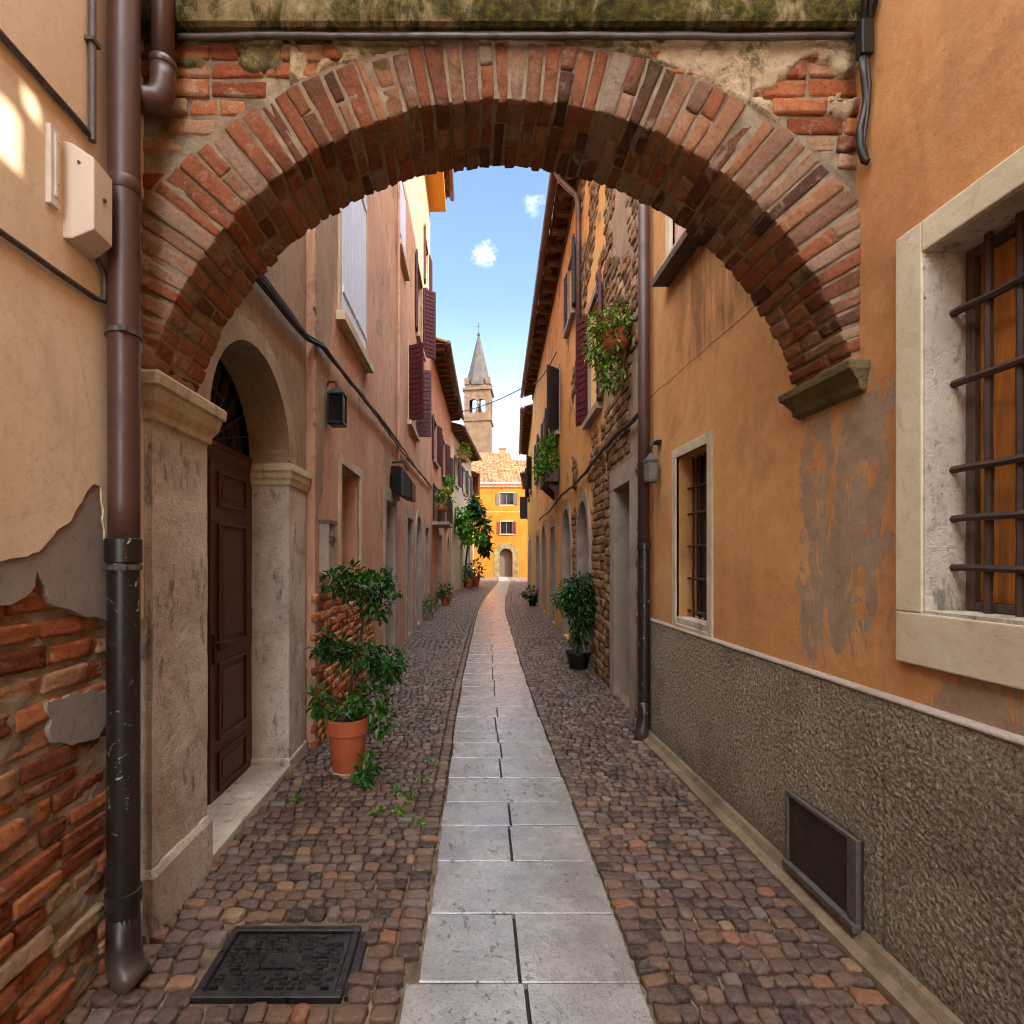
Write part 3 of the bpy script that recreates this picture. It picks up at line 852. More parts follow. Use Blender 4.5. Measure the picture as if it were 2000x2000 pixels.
for i in range(1, 12):
    a = math.pi * i / 12
    br.tube([(-1.63, mY - .1 * math.cos(a), 2.36 + .1 * math.sin(a)), (-1.63, mY - .6 * math.cos(a), 2.36 + .6 * math.sin(a))], .007, 6)
for r in (.1, .35): br.tube(arc(r, -1.63, 2.36), .007, 6)
obj('iron_bars', br, M['iron'], fan)
st = MB(); st.box(-1.66, -1.325, OY0 + .003, OY1 - .003, -.03, .052); obj('threshold', st, M['pier'], ph, bevel=.007, bseg=2)

# ================================================================== BRICK ARCH
ba = thing('brick_arch', 'brick archway with mossy cornice spanning the alley', 'archway', (.15, 2.3, 2.4))
AX, AZ, AR = .152, 2.0, 1.53
YF, YB = 2.148, 2.53
def polar(r, th, y): return (AX + r * math.sin(th), y, AZ + r * math.cos(th))
th0 = math.acos(.39 / AR)
N = 62
bkm = MB()
edges = [0.]
while len(edges) < N + 1: edges.append(edges[-1] + rnd.uniform(.8, 1.2))
edges = [-th0 + 2 * th0 * e / edges[-1] for e in edges]
def tring(th): return .248 + .13 * math.sin(th) ** 2
for i in range(N):
    t0, t1 = edges[i], edges[i + 1]
    gp = .0032 + rnd.uniform(0, .0022)
    tm = (t0 + t1) / 2
    T = tring(tm) + rnd.uniform(-.012, .012)
    ycut = [YF, YF + .25, YB] if i % 2 else [YF, YF + .125, YB]
    if rnd.random() < .3: ycut = [YF, YF + .125, YF + .255, YB]
    for j in range(len(ycut) - 1):
        ya, yb = ycut[j] + (.005 if j else rnd.uniform(-.007, .005)), ycut[j + 1] - (.005 if j < len(ycut) - 2 else rnd.uniform(-.006, .006))
        r0 = AR + rnd.uniform(-.006, .006)
        cuts = [r0, AR + T]
        if j == 0 and rnd.random() < .22: cuts = [r0, AR + T * rnd.choice([.5, .55, .4]), AR + T]
        for q in range(len(cuts) - 1):
            ra, rb = cuts[q] + (.005 if q else 0), cuts[q + 1] - (.005 if q < len(cuts) - 2 else 0)
            dt = rnd.uniform(-.002, .002)
            pts = [polar(ra, t0 + gp + dt, ya), polar(ra, t1 - gp + dt, ya), polar(ra, t1 - gp + dt, yb), polar(ra, t0 + gp + dt, yb),
                   polar(rb, t0 + gp * .8 + dt, ya), polar(rb, t1 - gp * .8 + dt, ya), polar(rb, t1 - gp * .8 + dt, yb), polar(rb, t0 + gp * .8 + dt, yb)]
            bkm.hexa([jit(p, .0045) for p in pts])
obj('brick_ring', bkm, M['archbrick'], ba, bevel=.005, bseg=1, smooth=True, rough=(3, .0034, 42))
mm = MB(); K = 90
rg = []
for i in range(K + 1):
    th = -th0 - .01 + (2 * th0 + .02) * i / K
    r1 = AR + tring(th) + .02
    rg.append([polar(AR + .008, th, YF + .0065), polar(AR + .008, th, YB - .008), polar(r1, th, YB - .008), polar(r1, th, YF + .0065)])
mm.loft(rg); obj('ring_mortar', mm, M['mortar'], ba)
# spandrel core, brick courses and flaking plaster
core = MB(); rgs = []
XL_, XR_ = -1.378, 1.652
nS = 80
for i in range(nS + 1):
    x = XL_ + (XR_ - XL_) * i / nS
    dx = abs(x - AX)
    zz = 2.42 if dx > 1.70 else AZ + math.sqrt(max(0, 1.70 ** 2 - dx * dx))
    zz = max(zz, 2.42)
    rgs.append([(x, YF + .024, zz), (x, YB - .01, zz), (x, YB - .01, 3.80), (x, YF + .024, 3.80)])
core.loft(rgs); obj('spandrel', core, M['mortar'], ba)
def ring_out(x, z):
    dx, dz = x - AX, z - AZ
    r = math.hypot(dx, dz); th = math.atan2(dx, dz)
    return r - (AR + tring(th))
rnd.seed(23); sbs = [MB(), MB()]; z = 2.55; row = 0
while z < 3.74:
    hgt = rnd.uniform(.06, .07); x = XL_ - .02 + (row % 2) * .12
    while x < XR_:
        L = rnd.choice([.24, .23, .12, .2]); xm = x + L / 2
        if ring_out(xm, z + hgt / 2) > .015 and (xm < -.35 or rnd.random() < .9):
            yf = YF + rnd.uniform(.006, .02)
            x1 = min(x + L - .012, XR_)
            if x1 - x > .03 and ring_out(x, z) > -.12 and ring_out(x1, z) > -.12:
                sbs[xm > AX].hexa([jit(p, .005) for p in [(x, yf, z), (x1, yf, z), (x1, YF + .08, z), (x, YF + .08, z), (x, yf, z + hgt), (x1, yf, z + hgt), (x1, YF + .08, z + hgt), (x, YF + .08, z + hgt)]])
        x += L
    z += hgt + .012; row += 1
for sb in sbs: obj('spandrel_bricks', sb, M['brick'], ba, bevel=.006, bseg=1, smooth=True, rough=(3, .0036, 42))
pl = MB(); st_ = .011
nx_, nz_ = int((XR_ - XL_) / st_), int((3.80 - 2.5) / st_)
idx = {}
for j in range(nz_ + 1):
    z = 2.5 + j * st_
    for i in range(nx_ + 1):
        x = XL_ + i * st_
        ro = ring_out(x, z)
        if ro < -.05: continue
        bias = -.55
        bias += max(0, min(1, (z - 3.55) / .15)) * (.62 if x > -.75 else .3)          # mossy plaster near the cornice
        bias += max(0, min(1, (x - .75) / .3)) * .38
        if -.75 < x < -.1: bias += .35 * max(0, 1 - ro / .25)
        v = mnoise.fractal(Vector((x * 3.1, z * 3.6, 2.2)), .9, 2.1, 5) * .75 + bias
        h = max(0, min(1, v * 7 + .5))
        yv = YF + .045 - h * (.045 + .012 * nz(x * 9, z * 9, 4)) - .006 * nz(x * 45, z * 45)
        if ro < .012: yv = max(yv, YF + .012)
        idx[(i, j)] = len(pl.v); pl.v.append((x, yv, z))
for j in range(nz_):
    for i in range(nx_):
        q = [(i, j), (i + 1, j), (i + 1, j + 1), (i, j + 1)]
        if all(a in idx for a in q): pl.f.append(tuple(idx[a] for a in q))
obj('plaster', pl, M['mossplaster'], ba, smooth=True, fix=False)
# cornice: rough weathered stone course
co = MB(); rgs = []
prof = [(2.3, 3.795), (2.112, 3.795), (2.095, 3.803), (2.088, 3.83), (2.085, 3.87), (2.082, 3.95), (2.085, 4.02), (2.10, 4.05), (2.3, 4.07), (2.55, 4.07), (2.55, 3.795)]
n_ = 240
for i in range(n_ + 1):
    x = XL_ + (XR_ - XL_) * i / n_
    r_ = []
    for (yy, zz) in prof:
        a = .010 * nz(x * 6, yy * 6, zz * 9) + .007 * nz(x * 25, yy * 25, zz * 25)
        r_.append((x, yy + (a if yy < 2.2 else 0), zz + (a * .8 if yy < 2.2 else 0)))
    rgs.append(r_)
co.loft(rgs); obj('cornice', co, M['mosscornice'], ba, smooth=False)
im = MB()
prof = [(.0, 2.29), (.028, 2.305), (.034, 2.335), (.06, 2.36), (.068, 2.372), (.086, 2.382), (.09, 2.415), (.0, 2.425)]
im.loft([[(1.66, YF - .03 - o * .3, z), (1.65 - o, YF - .03 - o * .3, z), (1.65 - o, YB + .01 + o * .3, z), (1.66, YB + .01 + o * .3, z)] for o, z in prof])
obj('impost', im, M['mossstone'], ba, bevel=.004, bseg=2)

# cables under the cornice
cb = MB(); pts = []
for i in range(41):
    x = -1.2 + 2.82 * i / 40
    pts.append((x, 2.118 + .004 * nz(x * 3), 3.762 + .006 * nz(x * 2.2, 5)))
cb.tube(pts, .0115, 8)
tag(obj('cornice_cable', cb, M['conduit'], smooth=True), 'thick grey cable running along under the mossy cornice', 'cable')
cb = MB(); cb.tube([(p[0], p[1] + .01, p[2] + .024 + .004 * nz(p[0] * 4)) for p in pts], .006, 6)
tag(obj('cornice_cable', cb, M['cable'], smooth=True), 'thin black cable tucked right beneath the cornice stone', 'cable')

# ================================================================== ORANGE HOUSE (near right)
oh = thing('orange_house', 'orange plastered house with pebble-dash dado and barred stone window', 'house', (1.9, 2.5, 0))
XO = 1.652
fo = Fac(XO, -9, XO, 4.74, 'R')
WY0, WY1, WZ0, WZ1 = .98, 1.835, 1.405, 2.70
SY0, SY1, SZ0, SZ1 = 3.50, 4.02, 1.10, 2.39
UY0, UY1, UZ0, UZ1 = 3.30, 4.10, 4.02, 5.2
w = wall_mesh(fo, -9, 4.74, -.05, 9.3, [(WY0, WY1, WZ0, WZ1, .17, 0), (SY0, SY1, SZ0, SZ1, .16, 0), (UY0, UY1, UZ0, UZ1, .15, 0), (-2.2, -.3, 4.8, 6.6, .55, 0)], .55)  # last opening is out of view, added to let sun through
obj('wall', w, M['orange'], oh)
w = MB(); w.box(6.2, 12, .3, 4.74, 0, 15); w.box(2.2, 4.9, -9, 4.74, 9.0, 9.3); obj('shade_block', w, M['peach'], oh)  # unseen mass, added to keep the sun off the left fronts
fsh = Fac(XO + .004, -2.2, XO + .004, -.3, 'R')
obj('sun_slot_mask', wall_mesh(fsh, -2.2, -.3, 4.8, 6.6, [(-.83, -.70, 5.24, 5.43, .02, 0), (-.70, -.63, 5.45, 5.53, .02, 0)], .02), M['oldwood'], oh)  # unseen board, slots shaped to throw sun patches on the left wall
# pebble dash dado, really rough
da = MB(); st_ = .0068
y0, y1, z1 = 1.36, 4.74, 1.05
ny_, nz_ = int((y1 - y0) / st_), int(z1 / st_)
for j in range(nz_ + 1):
    z = z1 * j / nz_
    for i in range(ny_ + 1):
        y = y0 + (y1 - y0) * i / ny_
        a = mnoise.fractal(Vector((y * 78, z * 78, 1.7)), .8, 2.2, 3)
        seam = math.exp(-((y - 2.005 - .006 * nz(z * 7)) / .006) ** 2)
        da.v.append((1.628 - .0046 * a * (.75 + .6 * nz(y * 2.3, z * 2.3, 8)) + .006 * seam, y, z))
W_ = ny_ + 1
for j in range(nz_):
    for i in range(ny_): da.f.append((j * W_ + i, j * W_ + i + 1, (j + 1) * W_ + i + 1, (j + 1) * W_ + i))
o_ = len(da.v)
for y in (-9, y0): da.v += [(1.628, y, 0), (1.628, y, z1)]
da.f.append((o_, o_ + 2, o_ + 3, o_ + 1))
obj('dado', da, M['dash'], oh, smooth=True, fix=False)
cp = MB(); rgs = []
for i in range(121):
    y = -9 + 13.74 * i / 120; a = .004 * nz(y * 8); b = .003 * nz(y * 11, 4)
    rgs.append([(1.66, y, 1.05), (1.626 + a, y, 1.05 + b), (1.622 + a, y, 1.058 + b), (1.629 + a, y, 1.068 + b), (1.646, y, 1.074 + b), (1.66, y, 1.076)])
cp.loft(rgs); obj('dado_cap', cp, M['greystone'], oh, smooth=True)
# big barred window
def frame_stone(f, ya, yb, za, zb, w, sillw, d, out=.0):
    mb = MB()
    f.box(mb, ya - w, ya, za, zb + w, -.02, d); f.box(mb, yb, yb + w, za, zb + w, -.02, d)
    f.box(mb, ya + .0, yb - .0, zb, zb + w, -.02, d - .0)
    f.box(mb, ya - w, yb + w, za - sillw, za - .0, -.02, d + out)
    return mb
wf = obj('window', frame_stone(fo, WY0, WY1, WZ0, WZ1, .112, .19, .022), M['frame'], oh, bevel=.006, bseg=2, label='large barred window in a pale stone surround')
rv = MB()
fo.box(rv, WY1 - .006, WY1 + .03, WZ0, WZ1, -.17, .015); fo.box(rv, WY0 - .03, WY0 + .006, WZ0, WZ1, -.17, .015)
fo.box(rv, WY0, WY1, WZ1 - .006, WZ1 + .03, -.17, .012); fo.box(rv, WY0, WY1, WZ0 - .03, WZ0 + .012, -.17, .018)
obj('reveal', rv, M['pier'], wf)
cs = MB(); d_ = -.128
fo.box(cs, WY1 - .04, WY1 - .007, WZ0 + .013, WZ1 - .007, -.16, d_); fo.box(cs, WY0 + .007, WY0 + .04, WZ0 + .013, WZ1 - .007, -.16, d_)
fo.box(cs, WY0 + .041, WY1 - .041, WZ0 + .013, WZ0 + .045, -.16, d_); fo.box(cs, WY0 + .041, WY1 - .041, WZ1 - .04, WZ1 - .007, -.16, d_)
fo.box(cs, 1.395, 1.42, WZ0 + .046, WZ1 - .041, -.16, d_)
obj('casement', cs, M['oldwood'], wf, bevel=.003)
pn = MB(); fo.box(pn, 1.6, WY1 - .041, WZ0 + .046, WZ1 - .041, -.165, -.15); obj('pane', pn, M['panel'], wf)
pn = MB(); fo.box(pn, 1.421, 1.599, WZ0 + .046, WZ1 - .041, -.165, -.15); obj('pane', pn, M['olive'], wf)
pn = MB(); fo.box(pn, WY0 + .041, 1.394, WZ0 + .046, WZ1 - .041, -.165, -.15); obj('pane', pn, M['panel'], wf)
bars = MB()
for z in (2.475, 2.222, 1.917, 1.743, 1.57):
    p0 = Vector((XO + .085, WY1 + .01, z)); pts = []
    for i in range(24):
        y = WY1 + .01 - (WY1 - WY0 + .02) * i / 23
        pts.append((XO + .085 + .003 * nz(y * 9, z * 5), y, z + .004 * nz(y * 7, z)))
    bars.tube(pts, .0135, 6)
for y in (1.715, 1.615, 1.515, 1.415, 1.315, 1.215, 1.115):
    bars.tube([(XO + .098 + .003 * nz(y, k_ * .4), y + .004 * nz(y * 3, k_ * .5), WZ0 + .01 + (WZ1 - WZ0 - .02) * k_ / 16) for k_ in range(17)], .0125, 6)
obj('bars', bars, M['iron'], wf)
# small deep window with iron grille
sw = obj('window', frame_stone(fo, SY0, SY1, SZ0, SZ1, .075, .035, .012), M['stone'], oh, bevel=.004, label='small deep grilled window above the dado')
rv = MB(); fo.box(rv, SY0, SY1, SZ0 - .02, SZ0 + .05, -.16, .006); obj('sill', rv, M['pier'], sw, bevel=.004)
gr = MB()
for i in range(5):
    y = SY0 + .05 + i * .1
    gr.tube([(XO + .1 + .006 * nz(y * 9, z_ * .7), y + .008 * nz(y * 5, z_ * .6), SZ0 + .05 + (SZ1 - SZ0 - .06) * z_ / 18) for z_ in range(19)], .009, 6)
for z in (1.2, 1.45, 1.7, 1.95, 2.15):
    gr.tube([(XO + .088, SY0 + .005, z), (XO + .088, SY1 - .005, z)], .010, 6)
obj('grille', gr, M['iron'], sw)
pn = MB(); fo.box(pn, SY0 + .001, SY1 - .001, SZ0 + .05, SZ1 - .001, -.19, -.155); obj('pane', pn, M['black'], sw)
# upper window with pink shutters and timber sill
uw = obj('window', frame_stone(fo, UY0, UY1, UZ0, UZ1, .08, .12, .03, .03), M['stone'], oh, bevel=.004, label='upper window with pale pink shutters beyond the arch')
for (a, b) in ((UY0 + .004, 3.698), (3.702, UY1 - .004)):
    s_ = MB(); fo.box(s_, a, b, UZ0 + .004, UZ1 - .004, -.06, -.02)
    for kk in range(3):
        u = a + (b - a) * (kk + .5) / 3; fo.box(s_, u - .006, u + .006, UZ0 + .006, UZ1 - .006, -.019, -.012)
    obj('shutter', s_, M['pinkshut'], uw)
s_ = MB(); fo.box(s_, UY0 - .2, UY1 + .1, UZ0 - .19, UZ0 - .125, -.02, .13); obj('sill', s_, M['oldwood'], uw, bevel=.006)
# meter hatch in the dado
ht = MB(); HY0, HY1, HZ0, HZ1 = 2.095, 2.555, .075, .445
ht.box(1.605, 1.64, HY0, HY1, HZ0, HZ1)
hatch = obj('hatch', ht, M['hatch'], oh, bevel=.003)
ht = MB(); x_ = 1.592
ht.box(x_, 1.612, HY0 - .004, HY0 + .05, HZ0 + .03, HZ1 + .004); ht.box(x_, 1.612, HY1 - .012, HY1 + .004, HZ0 + .03, HZ1 + .004); ht.box(x_, 1.612, HY0 + .0502, HY1 - .0122, HZ1 - .016, HZ1 + .004)
ht.box(x_ - .016, 1.612, HY0 - .006, HY1 + .004, HZ0 - .004, HZ0 + .029)
obj('hatch_frame', ht, M['conduit'], hatch, bevel=.004, bseg=2)
# ================================================================== ROW HOUSES
class FacG:
    """front through a point, running along sd with outward normal n"""
    def __init__(s, o, sd, n): s.o = Vector(o); s.sd = Vector(sd).normalized(); s.n = Vector(n).normalized()
    def P(s, u, z, d=0.): return s.o + s.sd * u + s.n * d + Vector((0, 0, z))
    box = Fac.box

def tiled_roof(f, ya, yb, ze, over, depth, rise, parent, rafters=True, gutter=True, mat='tile', pitch=.24, side=.12):
    mb = MB(); r1 = []
    n = int((yb - ya + 2 * side) / (pitch / 4))
    rows = 7 if depth < 6 else 9
    L_ = [over + (-(depth) - over) * k / rows for k in range(rows + 1)]
    for i in range(n + 1):
        u = ya - side + (yb - ya + 2 * side) * i / n
        ph = 2 * math.pi * i / 4
        col = []
        for k, d in enumerate(L_):
            t = (over - d) / (over + depth)
            zz = ze + rise * t + .05 * math.sin(ph) + .018 * nz(u * 3, d * 2)
            col.append(f.P(u, zz, d + .03 * nz(u * 5, d)))
        low = [p - Vector((0, 0, .05)) for p in col]
        r1.append(col + low[::-1])
    mb.loft(r1)
    roof = obj('roof', mb, M[mat], parent, smooth=False)
    if rafters:
        mb = MB(); u = ya + .15
        f.box(mb, ya - side + .02, yb + side - .02, ze - .21, ze - .06, -.02, .03)
        if rafters != 'open': f.box(mb, ya - side + .02, yb + side - .02, ze - .085, ze - .06, -.02, over - .1)
        while u < yb:
            p = [f.P(u, ze - .2, 0), f.P(u + .09, ze - .2, 0), f.P(u + .09, ze - .17, over - .06), f.P(u, ze - .17, over - .06),
                 f.P(u, ze - .086, 0), f.P(u + .09, ze - .086, 0), f.P(u + .09, ze - .086, over - .06), f.P(u, ze - .086, over - .06)]
            mb.hexa(p); u += .55
        obj('rafters', mb, M['rafter'], roof)
    if gutter:
        mb = MB(); k = 16
        mb.tube([f.P(ya - side + (yb - ya + 2 * side) * i / k, ze - .06 + .012 * nz(i * .7), over + .075) for i in range(k + 1)], .075, 10)
        obj('gutter', mb, M['gutter'], roof, smooth=True)
    return roof

def shutter_mesh(f, ya, yb, za, zb, d0, d1):
    mb = MB(); f.box(mb, ya, yb, za, zb, d0, d1)
    n = 4
    for i in range(n):
        u0 = ya + (yb - ya) * i / n
        f.box(mb, u0 + .006, u0 + (yb - ya) / n - .006, za + .01, zb - .01, d1 + .0002, d1 + .012)
    for z0 in (za + .25, zb - .3): f.box(mb, ya + .01, yb - .01, z0, z0 + .07, d1 + .0121, d1 + .026)
    return mb
def swung(f, y, w, za, zb, ang, sgn):
    """a shutter leaf hinged at y, swung out from the wall by ang"""
    mb = MB(); dy, dd = math.cos(ang) * sgn, math.sin(ang)
    a = f.P(y, za, .02); e = (f.P(y + dy * w, za, .02 + dd * w) - a)
    t = e.normalized().cross(Vector((0, 0, 1))) * .035
    up = Vector((0, 0, zb - za))
    mb.hexa([a, a + e, a + e + t, a + t, a + up, a + e + up, a + e + t + up, a + t + up])
    n = max(4, int((zb - za) / .1)); en = e.normalized(); 
    for i in range(n):
        z0 = (zb - za) * (i + .2) / n; z1_ = z0 + (zb - za) / n * .55
        for s_ in (-1, 1):
            o_ = a + en * .05 + (t * 1.0 if s_ > 0 else Vector((0, 0, 0))); tt = t.normalized() * .012 * s_; ee = en * (w - .1)
            mb.hexa([o_ + Vector((0, 0, z0)), o_ + ee + Vector((0, 0, z0)), o_ + ee + tt + Vector((0, 0, z0)), o_ + tt + Vector((0, 0, z0)),
                     o_ + Vector((0, 0, z1_)), o_ + ee + Vector((0, 0, z1_)), o_ + ee + tt + Vector((0, 0, z1_)), o_ + tt + Vector((0, 0, z1_))])
    return mb
def add_window(f, h, parent, frame='greystone', shut=None, mode='closed', sill=True, angs=(.2, .2), sw_=.5):
    a, b, c, d, dep, _ = h
    mb = MB(); w = .09
    f.box(mb, a - w, a, c, d + w, -.02, .022); f.box(mb, b, b + w, c, d + w, -.02, .022); f.box(mb, a, b, d, d + w, -.02, .022)
    if sill: f.box(mb, a - w - .06, b + w + .06, c - .09, c, -.02, .09)
    else: f.box(mb, a - w, b + w, c - w, c, -.02, .022)
    win = obj('window', mb, M[frame], parent)
    mb = MB(); f.box(mb, a, b, c, d, -dep - .02, -dep + .012); obj('pane', mb, M['glass'], win)
    mb = MB(); m = (a + b) / 2; q = -dep + .045
    f.box(mb, a, a + .05, c, d, -dep, q); f.box(mb, b - .05, b, c, d, -dep, q); f.box(mb, m - .03, m + .03, c, d, -dep, q)
    f.box(mb, a + .0501, m - .0301, c, c + .05, -dep, q); f.box(mb, m + .0301, b - .0501, c, c + .05, -dep, q)
    f.box(mb, a + .0501, m - .0301, d - .05, d, -dep, q); f.box(mb, m + .0301, b - .0501, d - .05, d, -dep, q)
    obj('casement', mb, M['oldwood' if f.__class__ is FacG else 'white'], win)
    if shut:
        m = (a + b) / 2
        if mode == 'closed':
            for (p, q) in ((a + .01, m - .004), (m + .004, b - .01)):
                obj('shutter', shutter_mesh(f, p, q, c + .01, d - .01, -.03, .012), M[shut], win)
        else:
            obj('shutter', swung(f, a - .02, (b - a) * sw_, c, d, angs[0], -1), M[shut], win)
            obj('shutter', swung(f, b + .02, (b - a) * sw_, c, d, angs[1], 1), M[shut], win)
    return win
def add_door(f, h, parent, frame='greystone', w=.13, mat='oldwood'):
    a, b, c, d, dep, arch = h
    mb = MB(); top = d - (b - a) / 2 * arch if arch else d
    f.box(mb, a - w, a - .001, c - .02, top, -.02, .03); f.box(mb, b + .001, b + w, c - .02, top, -.02, .03)
    if dep < .45:
        f.box(mb, a - .0005, a + .025, c, top, -dep + .012, .028); f.box(mb, b - .025, b + .0005, c, top, -dep + .012, .028)
    if arch:
        r = (b - a) / 2; m = (a + b) / 2; k = 14; rings = []
        for i in range(k + 1):
            an = math.pi * i / k; cx_, sx_ = -math.cos(an), math.sin(an) * arch
            rings.append([f.P(m + r * cx_, top + r * sx_, .03), f.P(m + (r + w) * cx_, top + (r + w) * sx_ * (1 if arch > .9 else 1.05), .03),
                          f.P(m + (r + w) * cx_, top + (r + w) * sx_, -.02), f.P(m + (r - .001) * cx_, top + (r - .001) * sx_, -dep + .012 if dep < .45 else -.02)])
        mb.loft(rings)
    else: f.box(mb, a - w, b + w, d + .001, d + w * 1.3, -.02, .032)
    dr = obj('doorway', mb, M[frame], parent)
    mb = MB(); f.box(mb, a - .02, b + .02, c - .02, d + .02, -dep - .03, -dep + .01)
    m = (a + b) / 2
    for (p, q) in ((a + .08, m - .05), (m + .05, b - .08)):
        for (z0, z1_) in ((.25, .95), (1.05, top - .15)):
            if q - p > .1: f.box(mb, p, q, c + z0, c + z1_, -dep + .01, -dep + .03)
    obj('door_leaf', mb, M[mat], dr)
    return dr

# ---- pink house on the left
f1 = Fac(-1.275, 4.3, -1.14, 16.1, 'L')
pk = thing('pink_house', 'tall pink plastered house with pale blue and dark red shutters', 'house', (-1.4, 9, 0))
def px_rect(f, l, r, zb, zt, dep=.18, arch=0): return (f.hit(l, 1000)[0], f.hit(r, 1000)[0], zb, zt, dep, arch)
hw = px_rect(f1, 664, 701, 1.36, 2.56, .28)
W1 = (5.12, 6.28, 4.02, 6.15, .12, 0)
W2 = (9.1, 10.0, 7.2, 8.9, .12, 0)
W3 = (12.2, 13.5, 6.95, 8.75, .15, 0)
W4 = (10.6, 11.9, 4.45, 6.0, .15, 0)
W5 = (14.3, 15.3, 9.2, 10.7, .15, 0)
W6 = (7.6, 8.5, 4.4, 5.9, .15, 0)
D1 = (7.75, 8.65, 0, 2.5, .25, 0); D2 = (10.3, 11.25, 0, 2.45, .25, 0); D3 = (12.0, 13.1, 0, 2.65, .25, 1.); D4 = (14.2, 15.3, 0, 2.5, .25, 0)
obj('wall', wall_mesh(f1, 4.302, 16.1, -.05, 12.75, [hw, W1, W2, W3, W4, W5, D1, D2, D3, D4], .6), M['pink'], pk)
wa = add_window(f1, hw, pk, 'stone', sill=False); wa['label'] = 'low deep window with stone surround, no shutters'
add_window(f1, W1, pk, 'stone', 'blueshut', 'closed')
add_window(f1, W2, pk, 'stone', 'blueshut', 'closed')
add_window(f1, W3, pk, 'stone', 'redshut', 'open', angs=(.12, .9), sw_=.3)
add_window(f1, W4, pk, 'stone', 'redshut', 'open', angs=(1.1, 1.4), sw_=.27)
add_window(f1, W5, pk, 'stone', 'redshut', 'open', angs=(.1, .12), sw_=.4)
for d_, m_ in ((D1, 'oldwood'), (D2, 'door'), (D3, 'oldwood'), (D4, 'door')): add_door(f1, d_, pk, 'greystone', .16, m_)
rf = tiled_roof(f1, 4.6, 15.95, 12.95, .62, 5, 1.9, pk, gutter=True)
mb = MB(); f1.box(mb, 4.4, 16.15, 12.55, 12.84, 0, .5); obj('eave_boards', mb, M['soffit'], rf)
# rough brown render beside the portal and bare bricks at the foot
def brick_patch(f, parent, ya, yb, z0, ztop, mat, h0=.06, rub=False, zmax=2.5, mask=None, plates=()):
    mb = MB()
    for p_ in plates: f.box(mb, *p_, -.04, -.015)
    z = z0; row = 0
    while z < zmax:
        hgt = rnd.uniform(h0, h0 + .02); y = ya + (row % 2) * .1 - .05
        while y < yb:
            L = rnd.choice([.22, .2, .11]) if not rub else rnd.uniform(.09, .2)
            zt_ = ztop(y + L / 2) + .05 * nz(y * 4, z * 4)
            if z + hgt < zt_ and y + L < yb + .05 and (mask is None or mask(y, z)):
                dp = rnd.uniform(.012, .03)
                mb.hexa([jit(p, .006) for p in [f.P(y, z, -.02), f.P(y + L - .014, z, -.02), f.P(y + L - .014, z, dp), f.P(y, z, dp), f.P(y, z + hgt, -.02), f.P(y + L - .014, z + hgt, -.02), f.P(y + L - .014, z + hgt, dp), f.P(y, z + hgt, dp)]])
            y += L
        z += hgt + .012; row += 1
    return obj('bare_bricks', mb, M[mat], parent, bevel=.012 if mat == 'rubble' else .008, bseg=1, smooth=True, rough=(2, .008, 14))
mb = MB(); f1.box(mb, 4.303, 6.75, -.03, 1.28, -.02, .008); obj('mortar_bed', mb, M['mortar'], pk)
brick_patch(f1, pk, 4.31, 6.75, 0., lambda y: 1.32 + .12 * (y - 4.3) - (.0 if y < 6.2 else .6 * (y - 6.2)), 'brick', .055, True)
pf = MB()
poly = [(4.31, 1.9), (4.31, 5.6), (4.95, 5.6), (5.0, 4.6), (4.8, 3.9), (4.72, 3.3), (4.55, 2.7), (4.5, 2.2)]
rg = ragged(poly, .06, .03, 3.)
pf.v = [tuple(f1.P(y, z, .012)) for y, z in rg] + [tuple(f1.P(y, z, -.01)) for y, z in rg]
n_ = len(rg); pf.f = [tuple(range(n_))] + [(i, (i + 1) % n_, n_ + (i + 1) % n_, n_ + i) for i in range(n_)]
obj('bare_render', pf, M['brown'], pk)
# thin pipes on the pink wall
mb = MB()
for (y, z0, z1_) in ((8.85, 2.6, 12.4),):
    mb.tube([f1.P(y, z0 + (z1_ - z0) * i / 8, .05 + .008 * nz(i * 1.3)) for i in range(9)], .028, 8)
tag(obj('drainpipe', mb, M['pink'], smooth=True), 'thin pinkish drainpipe on the tall pink wall, right of the pale blue shutters', 'drainpipe')

# ---- next houses on the left
f2 = Fac(-1.14, 16.1, -.74, 24.8, 'L')
lh = thing('shuttered_house', 'lower rust coloured house with tiled eaves beyond the tall pink house', 'house', (-1.3, 20, 0))
h2 = [(17, 18, 4.9, 6.3, .15, 0), (20.2, 21.3, 4.9, 6.4, .15, 0), (22.6, 23.6, 4.8, 6.3, .15, 0), (17.2, 18.2, 2.9, 4.1, .15, 0), (21, 22, 3, 4.3, .15, 0)]
d2_ = [(18.6, 19.8, 0, 2.5, .25, 0), (22.2, 23.4, 0, 2.6, .25, 1.)]
obj('wall', wall_mesh(f2, 16.102, 24.8, -.05, 8.3, h2 + d2_, .6), M['rust'], lh)
for i, h in enumerate(h2): add_window(f2, h, lh, 'greystone', 'redshut' if i < 2 else 'darkshut', 'open', angs=(.12, .3), sw_=.4)
for h in d2_: add_door(f2, h, lh, 'greystone', .15, 'door')
tiled_roof(f2, 16.2, 24.7, 8.45, .5, 5, 1.7, lh)
mb = MB(); f2.box(mb, 16.6, 18.6, 2.72, 2.82, 0, .55)
bl = obj('balcony', mb, M['greystone'], lh)
mb = MB()
for i in range(9):
    p = f2.P(16.62 + i * .245, 2.82, .52); mb.tube([p, p + Vector((0, 0, .85))], .012, 6)
for z in (3.25, 3.67): mb.tube([f2.P(16.6, z, .52), f2.P(18.6, z, .52)], .016, 6)
obj('railing', mb, M['iron'], bl)

